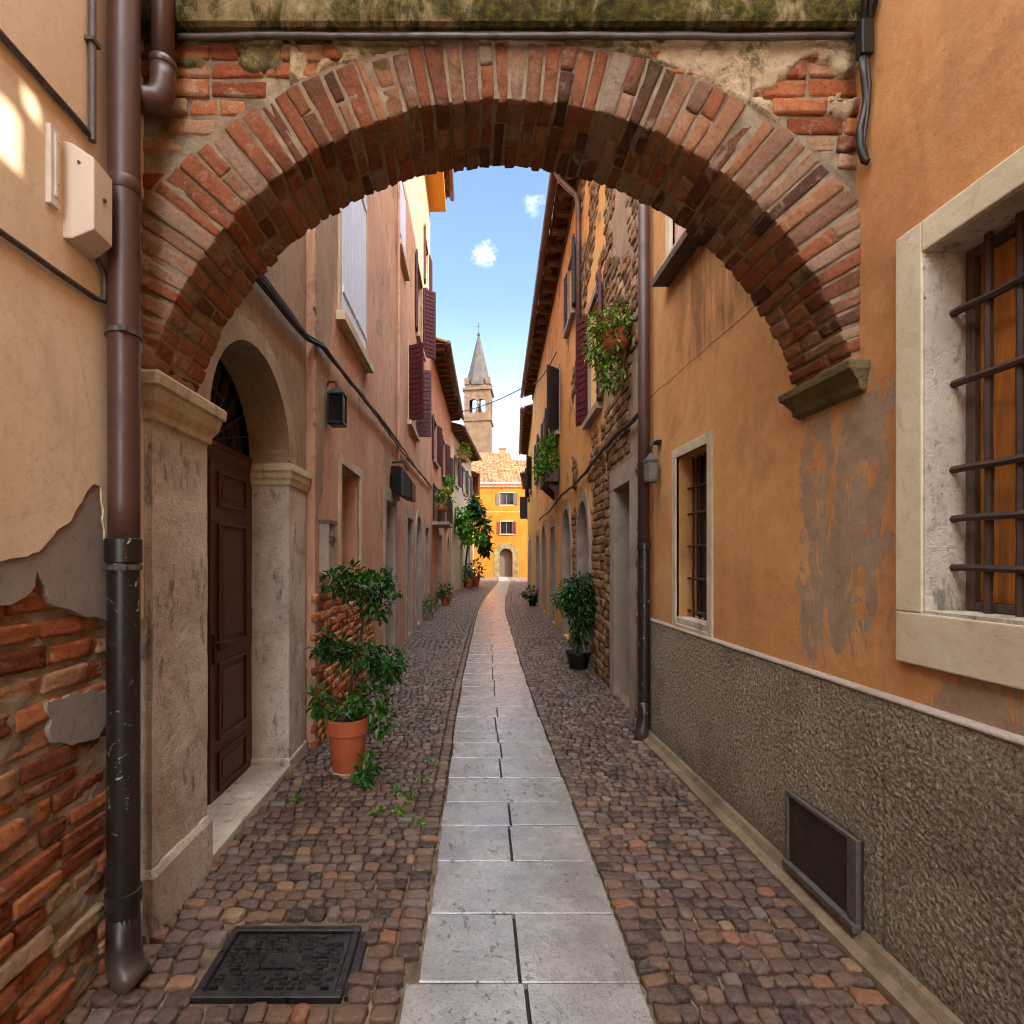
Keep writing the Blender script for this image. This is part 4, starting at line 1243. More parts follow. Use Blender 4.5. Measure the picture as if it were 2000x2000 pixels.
f3 = Fac(-.74, 24.8, .32, 33, 'L')
l3 = thing('vine_house', 'pale house partly hidden by climbing greenery on the left side', 'house', (-.8, 29, 0))
h3 = [(26, 27, 5.4, 6.8, .15, 0), (29, 30, 5.4, 6.8, .15, 0), (31.3, 32.2, 5.4, 6.8, .15, 0), (26.2, 27, 3, 4.2, .15, 0), (30, 31, 3, 4.2, .15, 0)]
d3_ = [(27.6, 28.8, 0, 2.6, .25, 1.), (31, 32.2, 0, 2.6, .25, 1.)]
obj('wall', wall_mesh(f3, 24.802, 33, -.05, 7.9, h3 + d3_, .6), M['pale'], l3)
for i, h in enumerate(h3): add_window(f3, h, l3, 'stone', ['redshut', 'darkshut'][i % 2], 'open', angs=(.1, .25), sw_=.4)
for h in d3_: add_door(f3, h, l3, 'stone', .15, 'oldwood')
tiled_roof(f3, 24.9, 32.9, 8.05, .55, 5, 1.7, l3)
f4 = Fac(.32, 33, .62, 44, 'L')
l4 = thing('yellow_house', 'yellow plastered house at the far left end of the alley', 'house', (0, 38, 0))
h4 = [(35, 36, 4.6, 6, .15, 0), (39, 40, 4.6, 6, .15, 0)]
d4_ = [(34, 35.2, 0, 2.5, .25, 1.), (41, 42.4, 0, 2.6, .25, 1.)]
obj('wall', wall_mesh(f4, 33.002, 44, -.05, 7.0, h4 + d4_, .6), M['yellow'], l4)
for h in h4: add_window(f4, h, l4, 'stone', 'darkshut', 'open', angs=(.4, .9))
for h in d4_: add_door(f4, h, l4, 'stone', .15, 'door')
tiled_roof(f4, 33.1, 43.9, 7.15, .4, 5, 1.7, l4)

# ---- right row
g1 = Fac(1.70, 4.75, 1.79, 6.6, 'R')
r1 = thing('stone_house', 'narrow rough stone and brown render house with a grey stone doorway', 'house', (2.0, 5.7, 0))
DA = (5.32, 6.05, .0, 2.42, .22, 0)
obj('wall', wall_mesh(g1, 4.745, 6.6, -.05, 8.1, [DA], .6), M['brown'], r1)
add_door(g1, DA, r1, 'greystone', .17, 'oldwood')
def rub_top(y): return 9 if (y < 5.12 or y > 6.24) else -1
def rub_top0(y): return 2.95 - .55 * abs(nz(y * 2)) if (y < 5.12 or y > 6.24) else -1
brick_patch(g1, r1, 4.76, 6.6, 0., rub_top, 'rubble', .095, True, 7.8, lambda y, z: nz(y * 1.3, z * .9, 4) > -.12)
brick_patch(g1, r1, 5.1, 6.26, 2.62, lambda y: 9, 'rubble', .095, True, 7.8, lambda y, z: nz(y * 1.3, z * .9, 4) > -.12)
tiled_roof(g1, 4.80, 6.55, 8.3, .36, 4.4, 1.6, r1, side=.03)
mb = MB()
for d0 in (0,): mb.box(6.2, 12, 4.76, 6.6, 0, 15)
obj('shade_block', mb, M['peach'], r1)  # hidden block added only to shade the fronts opposite
g2 = Fac(1.80, 6.6, 2.68, 20.7, 'R')
r2 = thing('peach_house', 'long peach plastered house with arched doorways and overhanging tiled eaves', 'house', (2.4, 13, 0))
hp = [(6.95, 7.8, 3.7, 5.35, .15, 0), (11.6, 12.6, 4.5, 5.9, .15, 0), (14.6, 15.6, 4.4, 5.8, .15, 0), (17.6, 18.6, 4.4, 5.8, .15, 0), (9.3, 10.1, 6.1, 7.3, .15, 0)]
dp_ = [(7.8, 8.85, 0, 2.55, .3, 1.3), (9.75, 11.0, 0, 2.62, .3, 1.2), (12.4, 13.4, 0, 2.4, .25, 0), (14.9, 16, 0, 2.6, .25, 1.), (17.4, 18.4, 0, 2.4, .25, 0)]
obj('wall', wall_mesh(g2, 6.602, 20.7, -.05, 8.05, hp + dp_, .6), M['peach'], r2)
add_window(g2, hp[0], r2, 'greystone', 'redshut', 'open', angs=(.12, .5), sw_=.36)
for i, h in enumerate(hp[1:]): add_window(g2, h, r2, 'greystone', 'darkshut', 'open', angs=(.75, .2) if i == 0 else (.1, .12), sw_=.4)
for i, h in enumerate(dp_): add_door(g2, h, r2, 'greystone', .15, 'oldwood' if i % 2 else 'darkshut')
tiled_roof(g2, 6.7, 20.6, 8.25, .36, 4.4, 1.6, r2, rafters='open')
brick_patch(g2, r2, 6.62, 7.55, 0., lambda y: 3.5 - .6 * (y - 6.6), 'rubble', .095, True, 3.6)
brick_patch(g2, r2, 6.62, 9.6, 2.75, lambda y: 9, 'rubble', .095, True, 7.9, lambda y, z: nz(y * .9, z * .7, 14) > .08 and not (6.75 < y + .1 < 8.0 and 3.5 < z < 5.5), ((6.62, 6.88, 2.75, 7.9), (7.92, 9.15, 2.75, 7.9), (6.881, 7.919, 5.5, 7.9), (6.881, 7.919, 2.75, 3.5), (9.151, 9.6, 2.75, 5.9)))
brick_patch(g2, r2, 9.1, 9.55, 0., lambda y: 2.6 - .6 * abs(y - 9.3), 'rubble', .095, True)
mb = MB(); mb.box(6.4, 12, 6.6, 20.7, 0, 15); obj('shade_block', mb, M['peach'], r2)  # unseen block added to hold the alley in shade
mb = MB(); cpts = [g2.P(8.6, 8.15, .42), g2.P(8.55, 7.95, .36), g2.P(8.5, 7.65, .1), g2.P(8.5, 7.5, .06), g2.P(8.5, 5.2, .06)]
mb.tube(cpts, .045, 10); obj('rain_pipe', mb, M['gutter'], r2, smooth=True)
g3 = Fac(2.68, 20.7, 3.52, 29.5, 'R')
r3 = thing('sienna_house', 'yellow ochre fronted house with dark shutters on the right, half way down', 'house', (3.3, 25, 0))
hq = [(22, 23, 4.6, 6, .15, 0), (25, 26, 4.6, 6, .15, 0)]
dq = [(23.4, 24.5, 0, 2.5, .25, 0), (26.6, 27.8, 0, 2.6, .25, 1.)]
obj('wall', wall_mesh(g3, 20.702, 29.5, -.05, 7.55, hq + dq, .6), M['yellow'], r3)
for h in hq: add_window(g3, h, r3, 'greystone', 'darkshut', 'open', angs=(.5, .2), sw_=.4)
for h in dq: add_door(g3, h, r3, 'greystone', .15)
tiled_roof(g3, 20.8, 29.4, 7.75, .36, 4.4, 1.4, r3, rafters='open')
mb = MB(); mb.box(7.6, 12, 20.7, 29.5, 0, 15); obj('shade_block', mb, M['peach'], r3)  # another unseen block, added to shade the left row
g4 = Fac(3.52, 29.5, 4.38, 36, 'R')
r4 = thing('umber_house', 'last brown plastered house on the right before the bright ochre house', 'house', (4.2, 33, 0))
ho = [(32, 33, 4.2, 5.5, .15, 0)]
obj('wall', wall_mesh(g4, 29.502, 36, -.05, 6.4, ho + [(33.4, 34.6, 0, 2.5, .25, 0)], .6), M['umber'], r4)
add_window(g4, ho[0], r4, 'greystone', 'darkshut', 'open', angs=(1.3, 1.4)); add_door(g4, (33.4, 34.6, 0, 2.5, .25, 0), r4)
tiled_roof(g4, 29.6, 35.9, 6.6, .3, 4, 1.3, r4)

# ---- ochre house closing the street
fe = FacG((0, 45.7, 0), (1, 0, 0), (0, -1, 0))
oc = thing('ochre_house', 'bright ochre house with arched doorway closing the end of the alley', 'house', (3.2, 46, 0))
he = [(3.0, 4.2, 6.45, 7.5, .15, 0), (3.05, 4.1, 3.85, 4.95, .15, 0), (6.0, 7.1, 6.45, 7.5, .15, 0)]
de = (2.96, 4.12, 0, 2.56, .5, 1.)
obj('wall', wall_mesh(fe, -2.5, 9, -.05, 8.35, he + [de], 1.), M['ochre'], oc)
for i, h in enumerate(he):
    w_ = add_window(fe, h, oc, 'brown', 'oldwood' if i != 1 else 'redshut', 'open', sill=i == 1, angs=(.15, .15), sw_=.28)
add_door(fe, de, oc, 'mossstone', .5, 'oldwood')
mb = MB(); fe.box(mb, -2.5, 9, 8.0, 8.34, -.02, .12); obj('cornice', mb, M['rust'], oc)
mb = MB(); fe.box(mb, -2.5, 9, 5.78, 5.84, -.02, .03); obj('string_course', mb, M['yellow'], oc)
tiled_roof(fe, -2.4, 8.9, 8.45, .45, 5.2, 3.0, oc, rafters=False, gutter=False, pitch=.34)
ro = thing('roof_house', 'tiled roof house rising just behind the ochre house', 'house', (3, 54, 0))
fr = FacG((0, 54, 0), (1, 0, 0), (0, -1, 0))
obj('wall', wall_mesh(fr, -.4, 4.7, 0, 11.8, [], 3.), M['cream'], ro)
rr = tiled_roof(fr, -.4, 4.7, 11.95, .3, 3.0, 1.5, ro, rafters=False, gutter=False, pitch=.34)
mb = MB(); mb.box(3.6, 4.2, 55.2, 55.8, 12.2, 13.5); mb.box(3.5, 4.3, 55.1, 55.9, 13.501, 13.6); obj('chimney', mb, M['terracotta'], rr)
# antenna on the ochre roof
an = MB(); b_ = Vector((5.0, 49.5, 10.9))
an.tube([b_ + Vector((-.3, 0, 0)), b_ + Vector((0, 0, 1.2))], .025, 6); an.tube([b_ + Vector((.35, 0, 0)), b_ + Vector((0, 0, 1.2))], .025, 6); an.tube([b_ + Vector((0, 0, 1.2)), b_ + Vector((0, 0, 1.6))], .03, 6)
an.tube([b_ + Vector((-.35, 0, 1.5)), b_ + Vector((.45, 0, 1.55))], .02, 6)
for i in range(5): an.tube([b_ + Vector((-.3 + i * .17, -.25, 1.52)), b_ + Vector((-.3 + i * .17, .25, 1.52))], .014, 5)
tag(obj('antenna', an, M['conduit']), 'thin rooftop aerial on a tripod above the ochre house', 'antenna')

# ---- bell tower
bt = thing('bell_tower', 'old brick bell tower with grey pointed spire and belfry openings', 'tower', (2.35, 98, 0))
bt.rotation_euler = (0, 0, R(-8)); ORG[bt.name] = Vector((0, 0, 0))
w_ = 2.45
mb = MB(); mb.box(-w_, w_, -w_, w_, -.1, 27.4); obj('shaft', mb, M['towerstone'], bt)
def ledge(name, z0, z1_, o_, mat='towerstone', inner=None):
    mb = MB(); mb.box(-w_ - o_, w_ + o_, -w_ - o_, w_ + o_, z0, z1_); return obj(name, mb, M[mat], bt)
ledge('string_course', 27.4, 27.8, .22)
for (o_, sd, nn) in (((0, -w_, 0), (1, 0, 0), (0, -1, 0)), ((0, w_, 0), (1, 0, 0), (0, 1, 0)), ((-w_, 0, 0), (0, 1, 0), (-1, 0, 0)), ((w_, 0, 0), (0, 1, 0), (1, 0, 0))):
    up_ = 1.4 if nn == (0, 1, 0) else 0
    ff = FacG(o_, sd, nn); e_ = w_ if nn[1] else w_ - .5
    obj('belfry_wall', wall_mesh(ff, -e_, e_, 27.8, 33.2, [(-1.5, -.12, 29.0, 31.5 + up_, .5, .6), (.12, 1.5, 29.0, 31.5 + up_, .5, .6)], .5), M['towerstone'], bt)
ledge('cornice', 33.2, 33.65, .3)
mb = MB(); mb.box(-2.25, 2.25, -2.25, 2.25, 33.65, 34.3)
for sx in (-1, 1):
    for sy in (-1, 1): mb.box(sx * 2.0 - .45, sx * 2.0 + .45, sy * 2.0 - .45, sy * 2.0 + .45, 34.301, 35.5)
obj('parapet', mb, M['towerstone'], bt)
mb = MB(); rings = []
for (r_, z_) in ((2.5, 34.25), (2.5, 34.6), (1.9, 36.9), (.18, 44.3)):
    rings.append([(r_ * math.cos(R(45 * j + 22.5)) * 1.06, r_ * math.sin(R(45 * j + 22.5)) * 1.06, z_) for j in range(8)])
mb.loft(rings); sp = obj('spire', mb, M['spire'], bt)
mb = MB(); mb.lathe((0, 0, 44.2), [(.14, 0), (.26, .2), (.3, .45), (.2, .7), (.06, .85)], 10); mb.tube([(0, 0, 45), (0, 0, 46.9)], .05, 6); mb.tube([(-.45, 0, 46.2), (.45, 0, 46.2)], .045, 6); obj('cross', mb, M['black'], sp)
mb = MB(); mb.lathe((0, 0, 29.6), [(.75, 0), (.62, .3), (.5, .8), (.42, 1.1), (.1, 1.25)], 14); mb.tube([(0, -2, 31.1), (0, 2, 31.1)], .1, 6); obj('bell', mb, M['iron'], bt)

# ================================================================== PIPES, CABLES, WALL FITTINGS
def strap(mb, c, r, z, h=.022): mb.lathe((c[0], c[1], z), [(r, 0), (r + .006, .002), (r + .006, h - .002), (r, h)], 20)
dp1 = thing('downpipe', 'thick brown downpipe with black cast iron foot on the cream house corner', 'downpipe', (-1.297, 1.94, 0))
c_ = (-1.297, 1.94)
mb = MB(); mb.tube([(c_[0], c_[1], 1.62 + .2 * i) for i in range(20)], .053, 24); obj('pipe', mb, M['brownpipe'], dp1, smooth=True)
mb = MB(); mb.tube([(c_[0] - .002, c_[1], z) for z in (.22, .5, .9, 1.3, 1.66)], .0545, 24)
mb.lathe((c_[0] - .002, c_[1], 1.585), [(.056, 0), (.062, .004), (.062, .09), (.055, .095)], 24)
mb.lathe((c_[0] - .002, c_[1], .3), [(.055, 0), (.061, .003), (.061, .05), (.055, .052)], 24)
ft = obj('cast_iron_pipe', mb, M['castiron'], dp1, smooth=True); autosmooth(ft, 40)
mb = MB(); mb.tube([(-1.30, 1.94, .26), (-1.299, 1.94, .14), (-1.292, 1.935, .08), (-1.27, 1.928, .035), (-1.23, 1.92, .012)], .058, 20, rs=[.055, .058, .061, .062, .058]); obj('shoe', mb, M['castiron'], ft, smooth=True)
mb = MB(); mb.lathe((c_[0], c_[1], 2.98), [(.053, 0), (.0555, .002), (.0555, .05), (.053, .054)], 24); obj('joint', mb, M['brownpipe'], dp1, smooth=True)
for z in (2.44, 1.558): 
    mb = MB(); strap(mb, c_, .0535, z); mb.box(-1.40, c_[0] - .05, c_[1] - .008, c_[1] + .008, z + .004, z + .018); mb.box(c_[0] + .02, c_[0] + .05, c_[1] - .066, c_[1] - .05, z, z + .02); obj('strap', mb, M['conduit'], dp1)
dp2 = thing('upper_downpipe', 'shorter brown downpipe with elbow in front of the arch shoulder', 'downpipe', (-1.22, 2.06, 3.4))
mb = MB(); mb.tube([(-1.222, 2.062, z) for z in (5.2, 4.5, 4., 3.56)], .043, 20)
obj('pipe', mb, M['brownpipe'], dp2, smooth=True)
mb = MB(); mb.tube([(-1.222, 2.062, 3.59), (-1.222, 2.062, 3.52), (-1.226, 2.058, 3.47), (-1.243, 2.045, 3.43), (-1.268, 2.02, 3.41), (-1.30, 1.99, 3.4)], .047, 20)
mb.lathe((-1.222, 2.062, 3.57), [(.046, 0), (.05, .004), (.05, .03), (.044, .034)], 20)
obj('elbow', mb, M['brownpipe'], dp2, smooth=True)
dp3 = thing('downpipe', 'tall dark downpipe beside the silver lantern, beyond the arch', 'downpipe', (1.575, 4.54, 0))
mb = MB(); mb.tube([(1.573, 4.54, z) for z in (1.7, 3, 5, 7, 9.2)], .05, 20); obj('pipe', mb, M['brownpipe'], dp3, smooth=True)
mb = MB(); mb.tube([(1.573, 4.54, z) for z in (.3, .8, 1.3, 1.72)], .053, 20); mb.lathe((1.573, 4.54, 1.68), [(.052, 0), (.06, .004), (.06, .06), (.052, .064)], 20); mb.lathe((1.573, 4.54, .36), [(.052, 0), (.06, .004), (.06, .04), (.052, .044)], 20)
lp = obj('cast_iron_pipe', mb, M['castiron'], dp3); autosmooth(lp, 40)
mb = MB(); mb.tube([(1.573, 4.54, .34), (1.573, 4.54, .22), (1.565, 4.535, .15), (1.545, 4.52, .09), (1.535, 4.515, .0)], .056, 18); obj('shoe', mb, M['castiron'], lp, smooth=True)

mb = MB(); mb.tube([(-1.356, .2 + i * .1, 3.13 + .006 * nz(i * .6) - .02 * (1.65 - .1 * i) * .2) for i in range(17)] + [(-1.356, 1.835, 3.125)], .011, 8)
tag(obj('conduit', mb, M['conduit'], smooth=True), 'upper grey conduit running along the cream wall above the meter box', 'conduit')
mb = MB(); mb.tube([(-1.352, 1.85, 3.11 + i * .12) for i in range(12)], .0125, 10); mb.box(-1.37, -1.335, 1.83, 1.87, 3.46, 3.475)
tag(obj('conduit', mb, M['conduit'], smooth=False), 'upright grey conduit on the cream wall left of the thick downpipe', 'conduit')
mb = MB(); mb.tube([(-1.356, .2 + i * .1, 2.552 + .004 * nz(i * .7)) for i in range(17)] + [(-1.354, 1.87, 2.553), (-1.35, 1.905, 2.56), (-1.35, 1.912, 2.59), (-1.35, 1.91, 2.66), (-1.345, 1.86, 2.70), (-1.33, 1.80, 2.71)], .010, 8)
tag(obj('conduit', mb, M['conduit'], smooth=True), 'lower conduit on the cream wall curving up into the meter box', 'conduit')
bx = thing('meter_box', 'cream plastic meter box fixed on the cream wall', 'box', (-1.37, 1.79, 2.7))
mb = MB(); mb.loft([[(-1.372, 1.735, 2.69), (-1.372, 1.855, 2.685), (-1.372, 1.855, 3.01), (-1.372, 1.735, 3.02)], [(-1.34, 1.738, 2.69), (-1.34, 1.853, 2.685), (-1.34, 1.853, 3.005), (-1.34, 1.738, 3.015)], [(-1.275, 1.752, 2.73), (-1.275, 1.846, 2.725), (-1.275, 1.846, 2.965), (-1.275, 1.752, 2.975)]])
obj('cover', mb, M['plastic'], bx, bevel=.006, bseg=2)
mb = MB(); mb.tube([(-1.278, 1.80, 2.86), (-1.268, 1.80, 2.86)], .007, 10); obj('screw', mb, M['conduit'], bx); mb = MB(); mb.tube([(-1.318, 1.748, 2.95), (-1.318, 1.738, 2.95)], .005, 8); obj('screw', mb, M['conduit'], bx)
mb = MB(); mb.box(-1.372, -1.352, 1.664, 1.704, 2.76, 3.02); mb.box(-1.352, -1.346, 1.678, 1.69, 2.79, 3.0)
for z in (2.8, 2.84, 2.98): mb.tube([(-1.352, 1.697, z), (-1.347, 1.697, z)], .004, 8)
tag(obj('wall_bracket', mb, M['white'], bevel=.002), 'narrow white plastic strip left of the cream meter box', 'bracket')
for q in range(3):
    mb = MB(); s_ = q * 3.1
    mb.tube([(-1.345 + .02 * nz(i * .5, s_), 1.99 + .03 * q + .03 * nz(i * .45, s_ + 2), 3.3 + i * .08) for i in range(16)], .008 + .002 * q, 7)
    tag(obj('loose_cable', mb, M['cable'], smooth=True), 'loose dark cable squeezed in behind the brown downpipes', 'cable', 'dark cables behind the brown downpipes')
# right corner cable box
jb = thing('cable_joint', 'black cable joint hanging in the corner where arch meets orange wall', 'cable', (1.61, 2.06, 3.3))
mb = MB(); mb.box(1.585, 1.635, 2.05, 2.09, 3.63, 3.77); obj('box', mb, M['black'], jb, bevel=.006, bseg=2)
mb = MB()
mb.tube([(1.60, 2.07, 3.63), (1.612, 2.075, 3.55), (1.628, 2.085, 3.48), (1.622, 2.09, 3.42), (1.606, 2.09, 3.36), (1.606, 2.09, 3.28), (1.625, 2.09, 3.225), (1.64, 2.088, 3.22)], .013, 8)
mb.tube([(1.615, 2.07, 3.63), (1.632, 2.075, 3.52), (1.63, 2.085, 3.40), (1.618, 2.09, 3.30), (1.632, 2.09, 3.235)], .009, 8)
mb.tube([(1.60, 2.06, 3.77), (1.60, 2.05, 3.95), (1.59, 2.04, 4.3)], .009, 8); mb.tube([(1.62, 2.06, 3.77), (1.628, 2.05, 3.95), (1.64, 2.04, 4.3)], .012, 8)
mb.tube([(1.632, 2.06, 3.77), (1.643, 2.0, 3.95), (1.645, 1.95, 4.3)], .007, 8)
obj('cables', mb, M['cable'], jb, smooth=True)
# cable bundles along both sides of the alley
for q in range(4):
    mb = MB(); pts = []
    for i in range(70):
        Y = 2.6 + i * .195; z = 3.38 + (Y - 2.6) * .034 + .05 * math.sin(Y * .9 + q) * .5 - .02 * q + .02 * nz(Y * 2, q * 4)
        x = f1.P(Y, 0, .05 + .022 * (q % 2) + .015 * nz(Y * 1.5, q)).x if Y > 4.31 else -1.30 + .02 * (q % 2)
        pts.append((x, Y, z))
    mb.tube(pts, [.018, .012, .014, .009][q], 7)
    tag(obj('wall_cable', mb, M['cable'], smooth=True), 'dark cable in the bundle slung along the pink house wall', 'cable', 'cables bundled along the pink wall')
mb = MB(); pts = []
for i in range(60):
    Y = 4.75 + i * .2; f_ = g1 if Y < 6.6 else g2
    pts.append(f_.P(Y, 2.98 - .012 * (Y - 4.75) + .05 * math.sin(Y * 1.3) * .6 + .02 * nz(Y * 2), .06 + .01 * nz(Y * 3)))
mb.tube(pts, .026, 7)
tag(obj('wall_cable', mb, M['cable'], smooth=True), 'thick dark cable sagging along the right hand stone and peach fronts', 'cable')
for (a, b, r_, lab) in (((-.35, 22, 7.9), (2.3, 20, 8.35), .02, 'overhead wire crossing the sky beside the bell tower'), ((1.9, 14.5, 6.55), (2.15, 12.2, 6.55), .014, 'short stay wire reaching out from the peach house wall')):
    mb = MB(); A, B = Vector(a), Vector(b)
    mb.tube([A.lerp(B, i / 20) - Vector((0, 0, .12 * 4 * (i / 20) * (1 - i / 20))) for i in range(21)], r_, 6)
    tag(obj('overhead_wire', mb, M['cable']), lab, 'wire')

# lanterns, mailbox
def lantern(loc, body, w, h, label, glassy):
    t = thing('wall_lantern', label, 'lamp', loc)
    x, y, z = loc
    mb = MB()
    mb.loft([[(x + sx * w * k, y + sy * w * k, z + zz) for sx, sy in ((-1, -1), (1, -1), (1, 1), (-1, 1))] for k, zz in ((.40, 0), (.48, .01), (.48, .03), (.44, .032))])
    mb.loft([[(x + sx * w * k, y + sy * w * k, z + zz) for sx, sy in ((-1, -1), (1, -1), (1, 1), (-1, 1))] for k, zz in ((.5, h), (.5, h + .015), (.22, h + .06), (.1, h + .075))])
    for sx in (-1, 1):
        for sy in (-1, 1): mb.box(x + sx * w * .44 - .006, x + sx * w * .44 + .006, y + sy * w * .44 - .006, y + sy * w * .44 + .006, z + .02, z + h)
    obj('frame', mb, M['black'] if not glassy else M['conduit'], t)
    mb = MB(); mb.box(x - w * .41, x + w * .41, y - w * .41, y + w * .41, z + .033, z + h - .002); obj('glass', mb, M['lampglass'] if glassy else M['glass'], t)
    return t
la = lantern((-1.165, 4.62, 2.80), 'black', .15, .27, 'small black box lantern on the pink wall beside the door arch', False)
mb = MB(); mb.tube([(-1.165, 4.62, 3.14), (-1.18, 4.62, 3.2), (-1.24, 4.62, 3.2), (-1.27, 4.62, 3.16)], .012, 8); obj('bracket', mb, M['iron'], la)
lb = lantern((1.575, 4.37, 2.25), 'grey', .095, .18, 'silver grey lantern hanging beside the tall dark downpipe', True)
mb = MB(); mb.tube([(1.575, 4.37, 2.49), (1.57, 4.37, 2.56), (1.60, 4.37, 2.6), (1.652, 4.37, 2.6)], .011, 8); mb.box(1.61, 1.652, 4.33, 4.41, 2.58, 2.61); obj('bracket', mb, M['black'], lb)
fl_ = thing('hooded_lamp', 'large black hooded lamp jutting from the pink wall over a doorway', 'lamp', (-1.1, 8.4, 2.6))
mb = MB(); mb.loft([[f1.P(8.2, 2.72, .02), f1.P(8.75, 2.72, .02), f1.P(8.75, 3.1, .02), f1.P(8.2, 3.1, .02)], [f1.P(8.15, 2.6, .2), f1.P(8.8, 2.6, .2), f1.P(8.8, 3.08, .2), f1.P(8.15, 3.08, .2)], [f1.P(8.2, 2.56, .36), f1.P(8.75, 2.56, .36), f1.P(8.75, 2.86, .36), f1.P(8.2, 2.86, .36)]])
obj('hood', mb, M['black'], fl_, bevel=.02, bseg=2)
mb = MB(); mb.tube([f1.P(8.47, 3.2, 0), f1.P(8.47, 3.22, .2), f1.P(8.47, 3.06, .26)], .02, 8); obj('bracket', mb, M['iron'], fl_)
ml = thing('letter_box', 'grey metal letter box on the pink wall above the potted plant', 'letter box', (-1.22, 4.52, 1.46))
mb = MB(); f1.box(mb, 4.42, 4.64, 1.46, 1.93, .0, .085); obj('body', mb, M['greystone'], ml, bevel=.008, bseg=2)
mb = MB(); f1.box(mb, 4.44, 4.62, 1.76, 1.80, .086, .1); f1.box(mb, 4.41, 4.65, 1.905, 1.94, -.0, .1); obj('flap', mb, M['conduit'], ml)

# manhole cover
mc = thing('manhole_cover', 'square black cast iron manhole cover set in the cobbles', 'manhole cover', (-.73, 2.04, 0))
X0, X1, Y0_, Y1_ = COVER
mb = MB(); q = .03
mb.box(X0, X1, Y0_, Y0_ + q, -.03, .009); mb.box(X0, X1, Y1_ - q, Y1_, -.03, .009); mb.box(X0, X0 + q, Y0_ + q + .0003, Y1_ - q - .0003, -.03, .009); mb.box(X1 - q, X1, Y0_ + q + .0003, Y1_ - q - .0003, -.03, .009)
mb.box(X1 + .006, X1 + .04, Y0_ + .01, Y1_ - .03, -.03, .006)
obj('rim', mb, M['cover'], mc, bevel=.003)
mb = MB(); q = .036; mb.box(X0 + q, X1 - q, Y0_ + q, Y1_ - q, -.03, -.004)
nx_, ny_ = 11, 13
for i in range(nx_):
    for j in range(ny_):
        xa = X0 + q + .012 + (X1 - X0 - 2 * q - .02) * i / nx_; ya = Y0_ + q + .01 + (Y1_ - Y0_ - 2 * q - .015) * j / ny_
        if 4 <= i <= 6 and 4 <= j <= 6: continue
        if rnd.random() < .12: continue
        dx = (X1 - X0 - 2 * q) / nx_ * rnd.uniform(.62, .95); dy = (Y1_ - Y0_ - 2 * q) / ny_ * .55
        xa += (j % 2) * .012 - .006
        h_ = rnd.uniform(.002, .010)
        mb.loft([[(xa, ya, -.005), (xa + dx, ya, -.005), (xa + dx, ya + dy, -.005), (xa, ya + dy, -.005)], [(xa + .004, ya + .003, h_), (xa + dx - .004, ya + .003, h_), (xa + dx - .004, ya + dy - .003, h_), (xa + .004, ya + dy - .003, h_)]])
mb.box(X0 + .2, X1 - .2, Y0_ + .14, Y1_ - .15, -.005, .005)
obj('lid', mb, M['cover'], mc)

# ================================================================== PLANTS
pp = thing('potted_plant', 'tiered dark green shrub in a terracotta pot by the doorway', 'potted plant', (-.90, 3.88, 0))
c_ = (-.90, 3.88, 0)
mb = MB(); mb.lathe(c_, [(.112, .015), (.115, .02), (.142, .29), (.142, .292), (.160, .295), (.165, .30), (.168, .405), (.163, .412), (.150, .41), (.146, .36), (.01, .355)], 40)
obj('pot', mb, M['terracotta'], pp, smooth=True); autosmooth(bpy.data.objects[COL.objects[-1].name], 35)
mb = MB(); mb.lathe(c_, [(.13, .0), (.135, .012), (.12, .016)], 30); obj('saucer', mb, M['pier'], pp)
mb = MB(); mb.lathe(c_, [(.143, .352), (.14, .375), (.08, .385), (.01, .388)], 20); obj('soil', mb, M['earth'], pp)
mb = MB()
mb.tube([(-.90, 3.88, .36), (-.895, 3.885, .5), (-.86, 3.89, .75), (-.80, 3.88, .95), (-.79, 3.88, 1.1), (-.80, 3.88, 1.3)], .012, 8, rs=[.016, .014, .012, .011, .010, .008])
for e_ in ((-.72, 3.8, .8), (-1.0, 3.85, .85), (-.62, 3.9, .86), (-.68, 3.85, 1.15), (-.95, 3.9, 1.3), (-.72, 3.8, .52), (-1.08, 3.85, .55)):
    mb.tube([(-.85, 3.89, max(.42, e_[2] - .12)), ((-.85 + e_[0]) / 2, (3.89 + e_[1]) / 2, e_[2] - .03), e_], .006, 6)
obj('stem', mb, M['stem'], pp, smooth=True)
mb = MB()
for (cx_, cy_, cz_, rx, ry, rz, n_) in ((-.97, 3.9, 1.42, .13, .16, .085, 260), (-.76, 3.87, 1.38, .17, .18, .11, 380), (-.64, 3.87, 1.44, .1, .13, .09, 170), (-.68, 3.87, 1.24, .11, .13, .09, 190), (-.88, 3.87, 1.5, .1, .12, .06, 110), (-.56, 3.86, 1.36, .05, .06, .04, 40),
                          (-1.0, 3.86, .93, .16, .18, .07, 300), (-.8, 3.86, .88, .17, .18, .09, 330), (-.6, 3.86, .82, .15, .17, .09, 330), (-.62, 3.88, .73, .1, .12, .06, 130), (-1.05, 3.86, 1.0, .06, .08, .05, 60)):
    leaves(mb, (cx_, cy_, cz_), (rx, ry, rz), n_, .062, .15, .25)
obj('foliage', mb, M['leaf'], pp, fix=False)
mb = MB()
for (cx_, cy_, cz_, rx, ry, rz, n_) in ((-.72, 3.84, .55, .14, .15, .13, 240), (-.63, 3.84, .38, .08, .1, .11, 110), (-1.08, 3.84, .52, .08, .1, .13, 120), (-1.02, 3.84, .36, .04, .06, .08, 30), (-.9, 3.8, .5, .1, .1, .07, 60), (-.71, 3.62, .12, .08, .08, .09, 90), (-.72, 3.6, .05, .06, .06, .05, 40)):
    leaves(mb, (cx_, cy_, cz_), (rx, ry, rz), n_, .07, .2, .3)
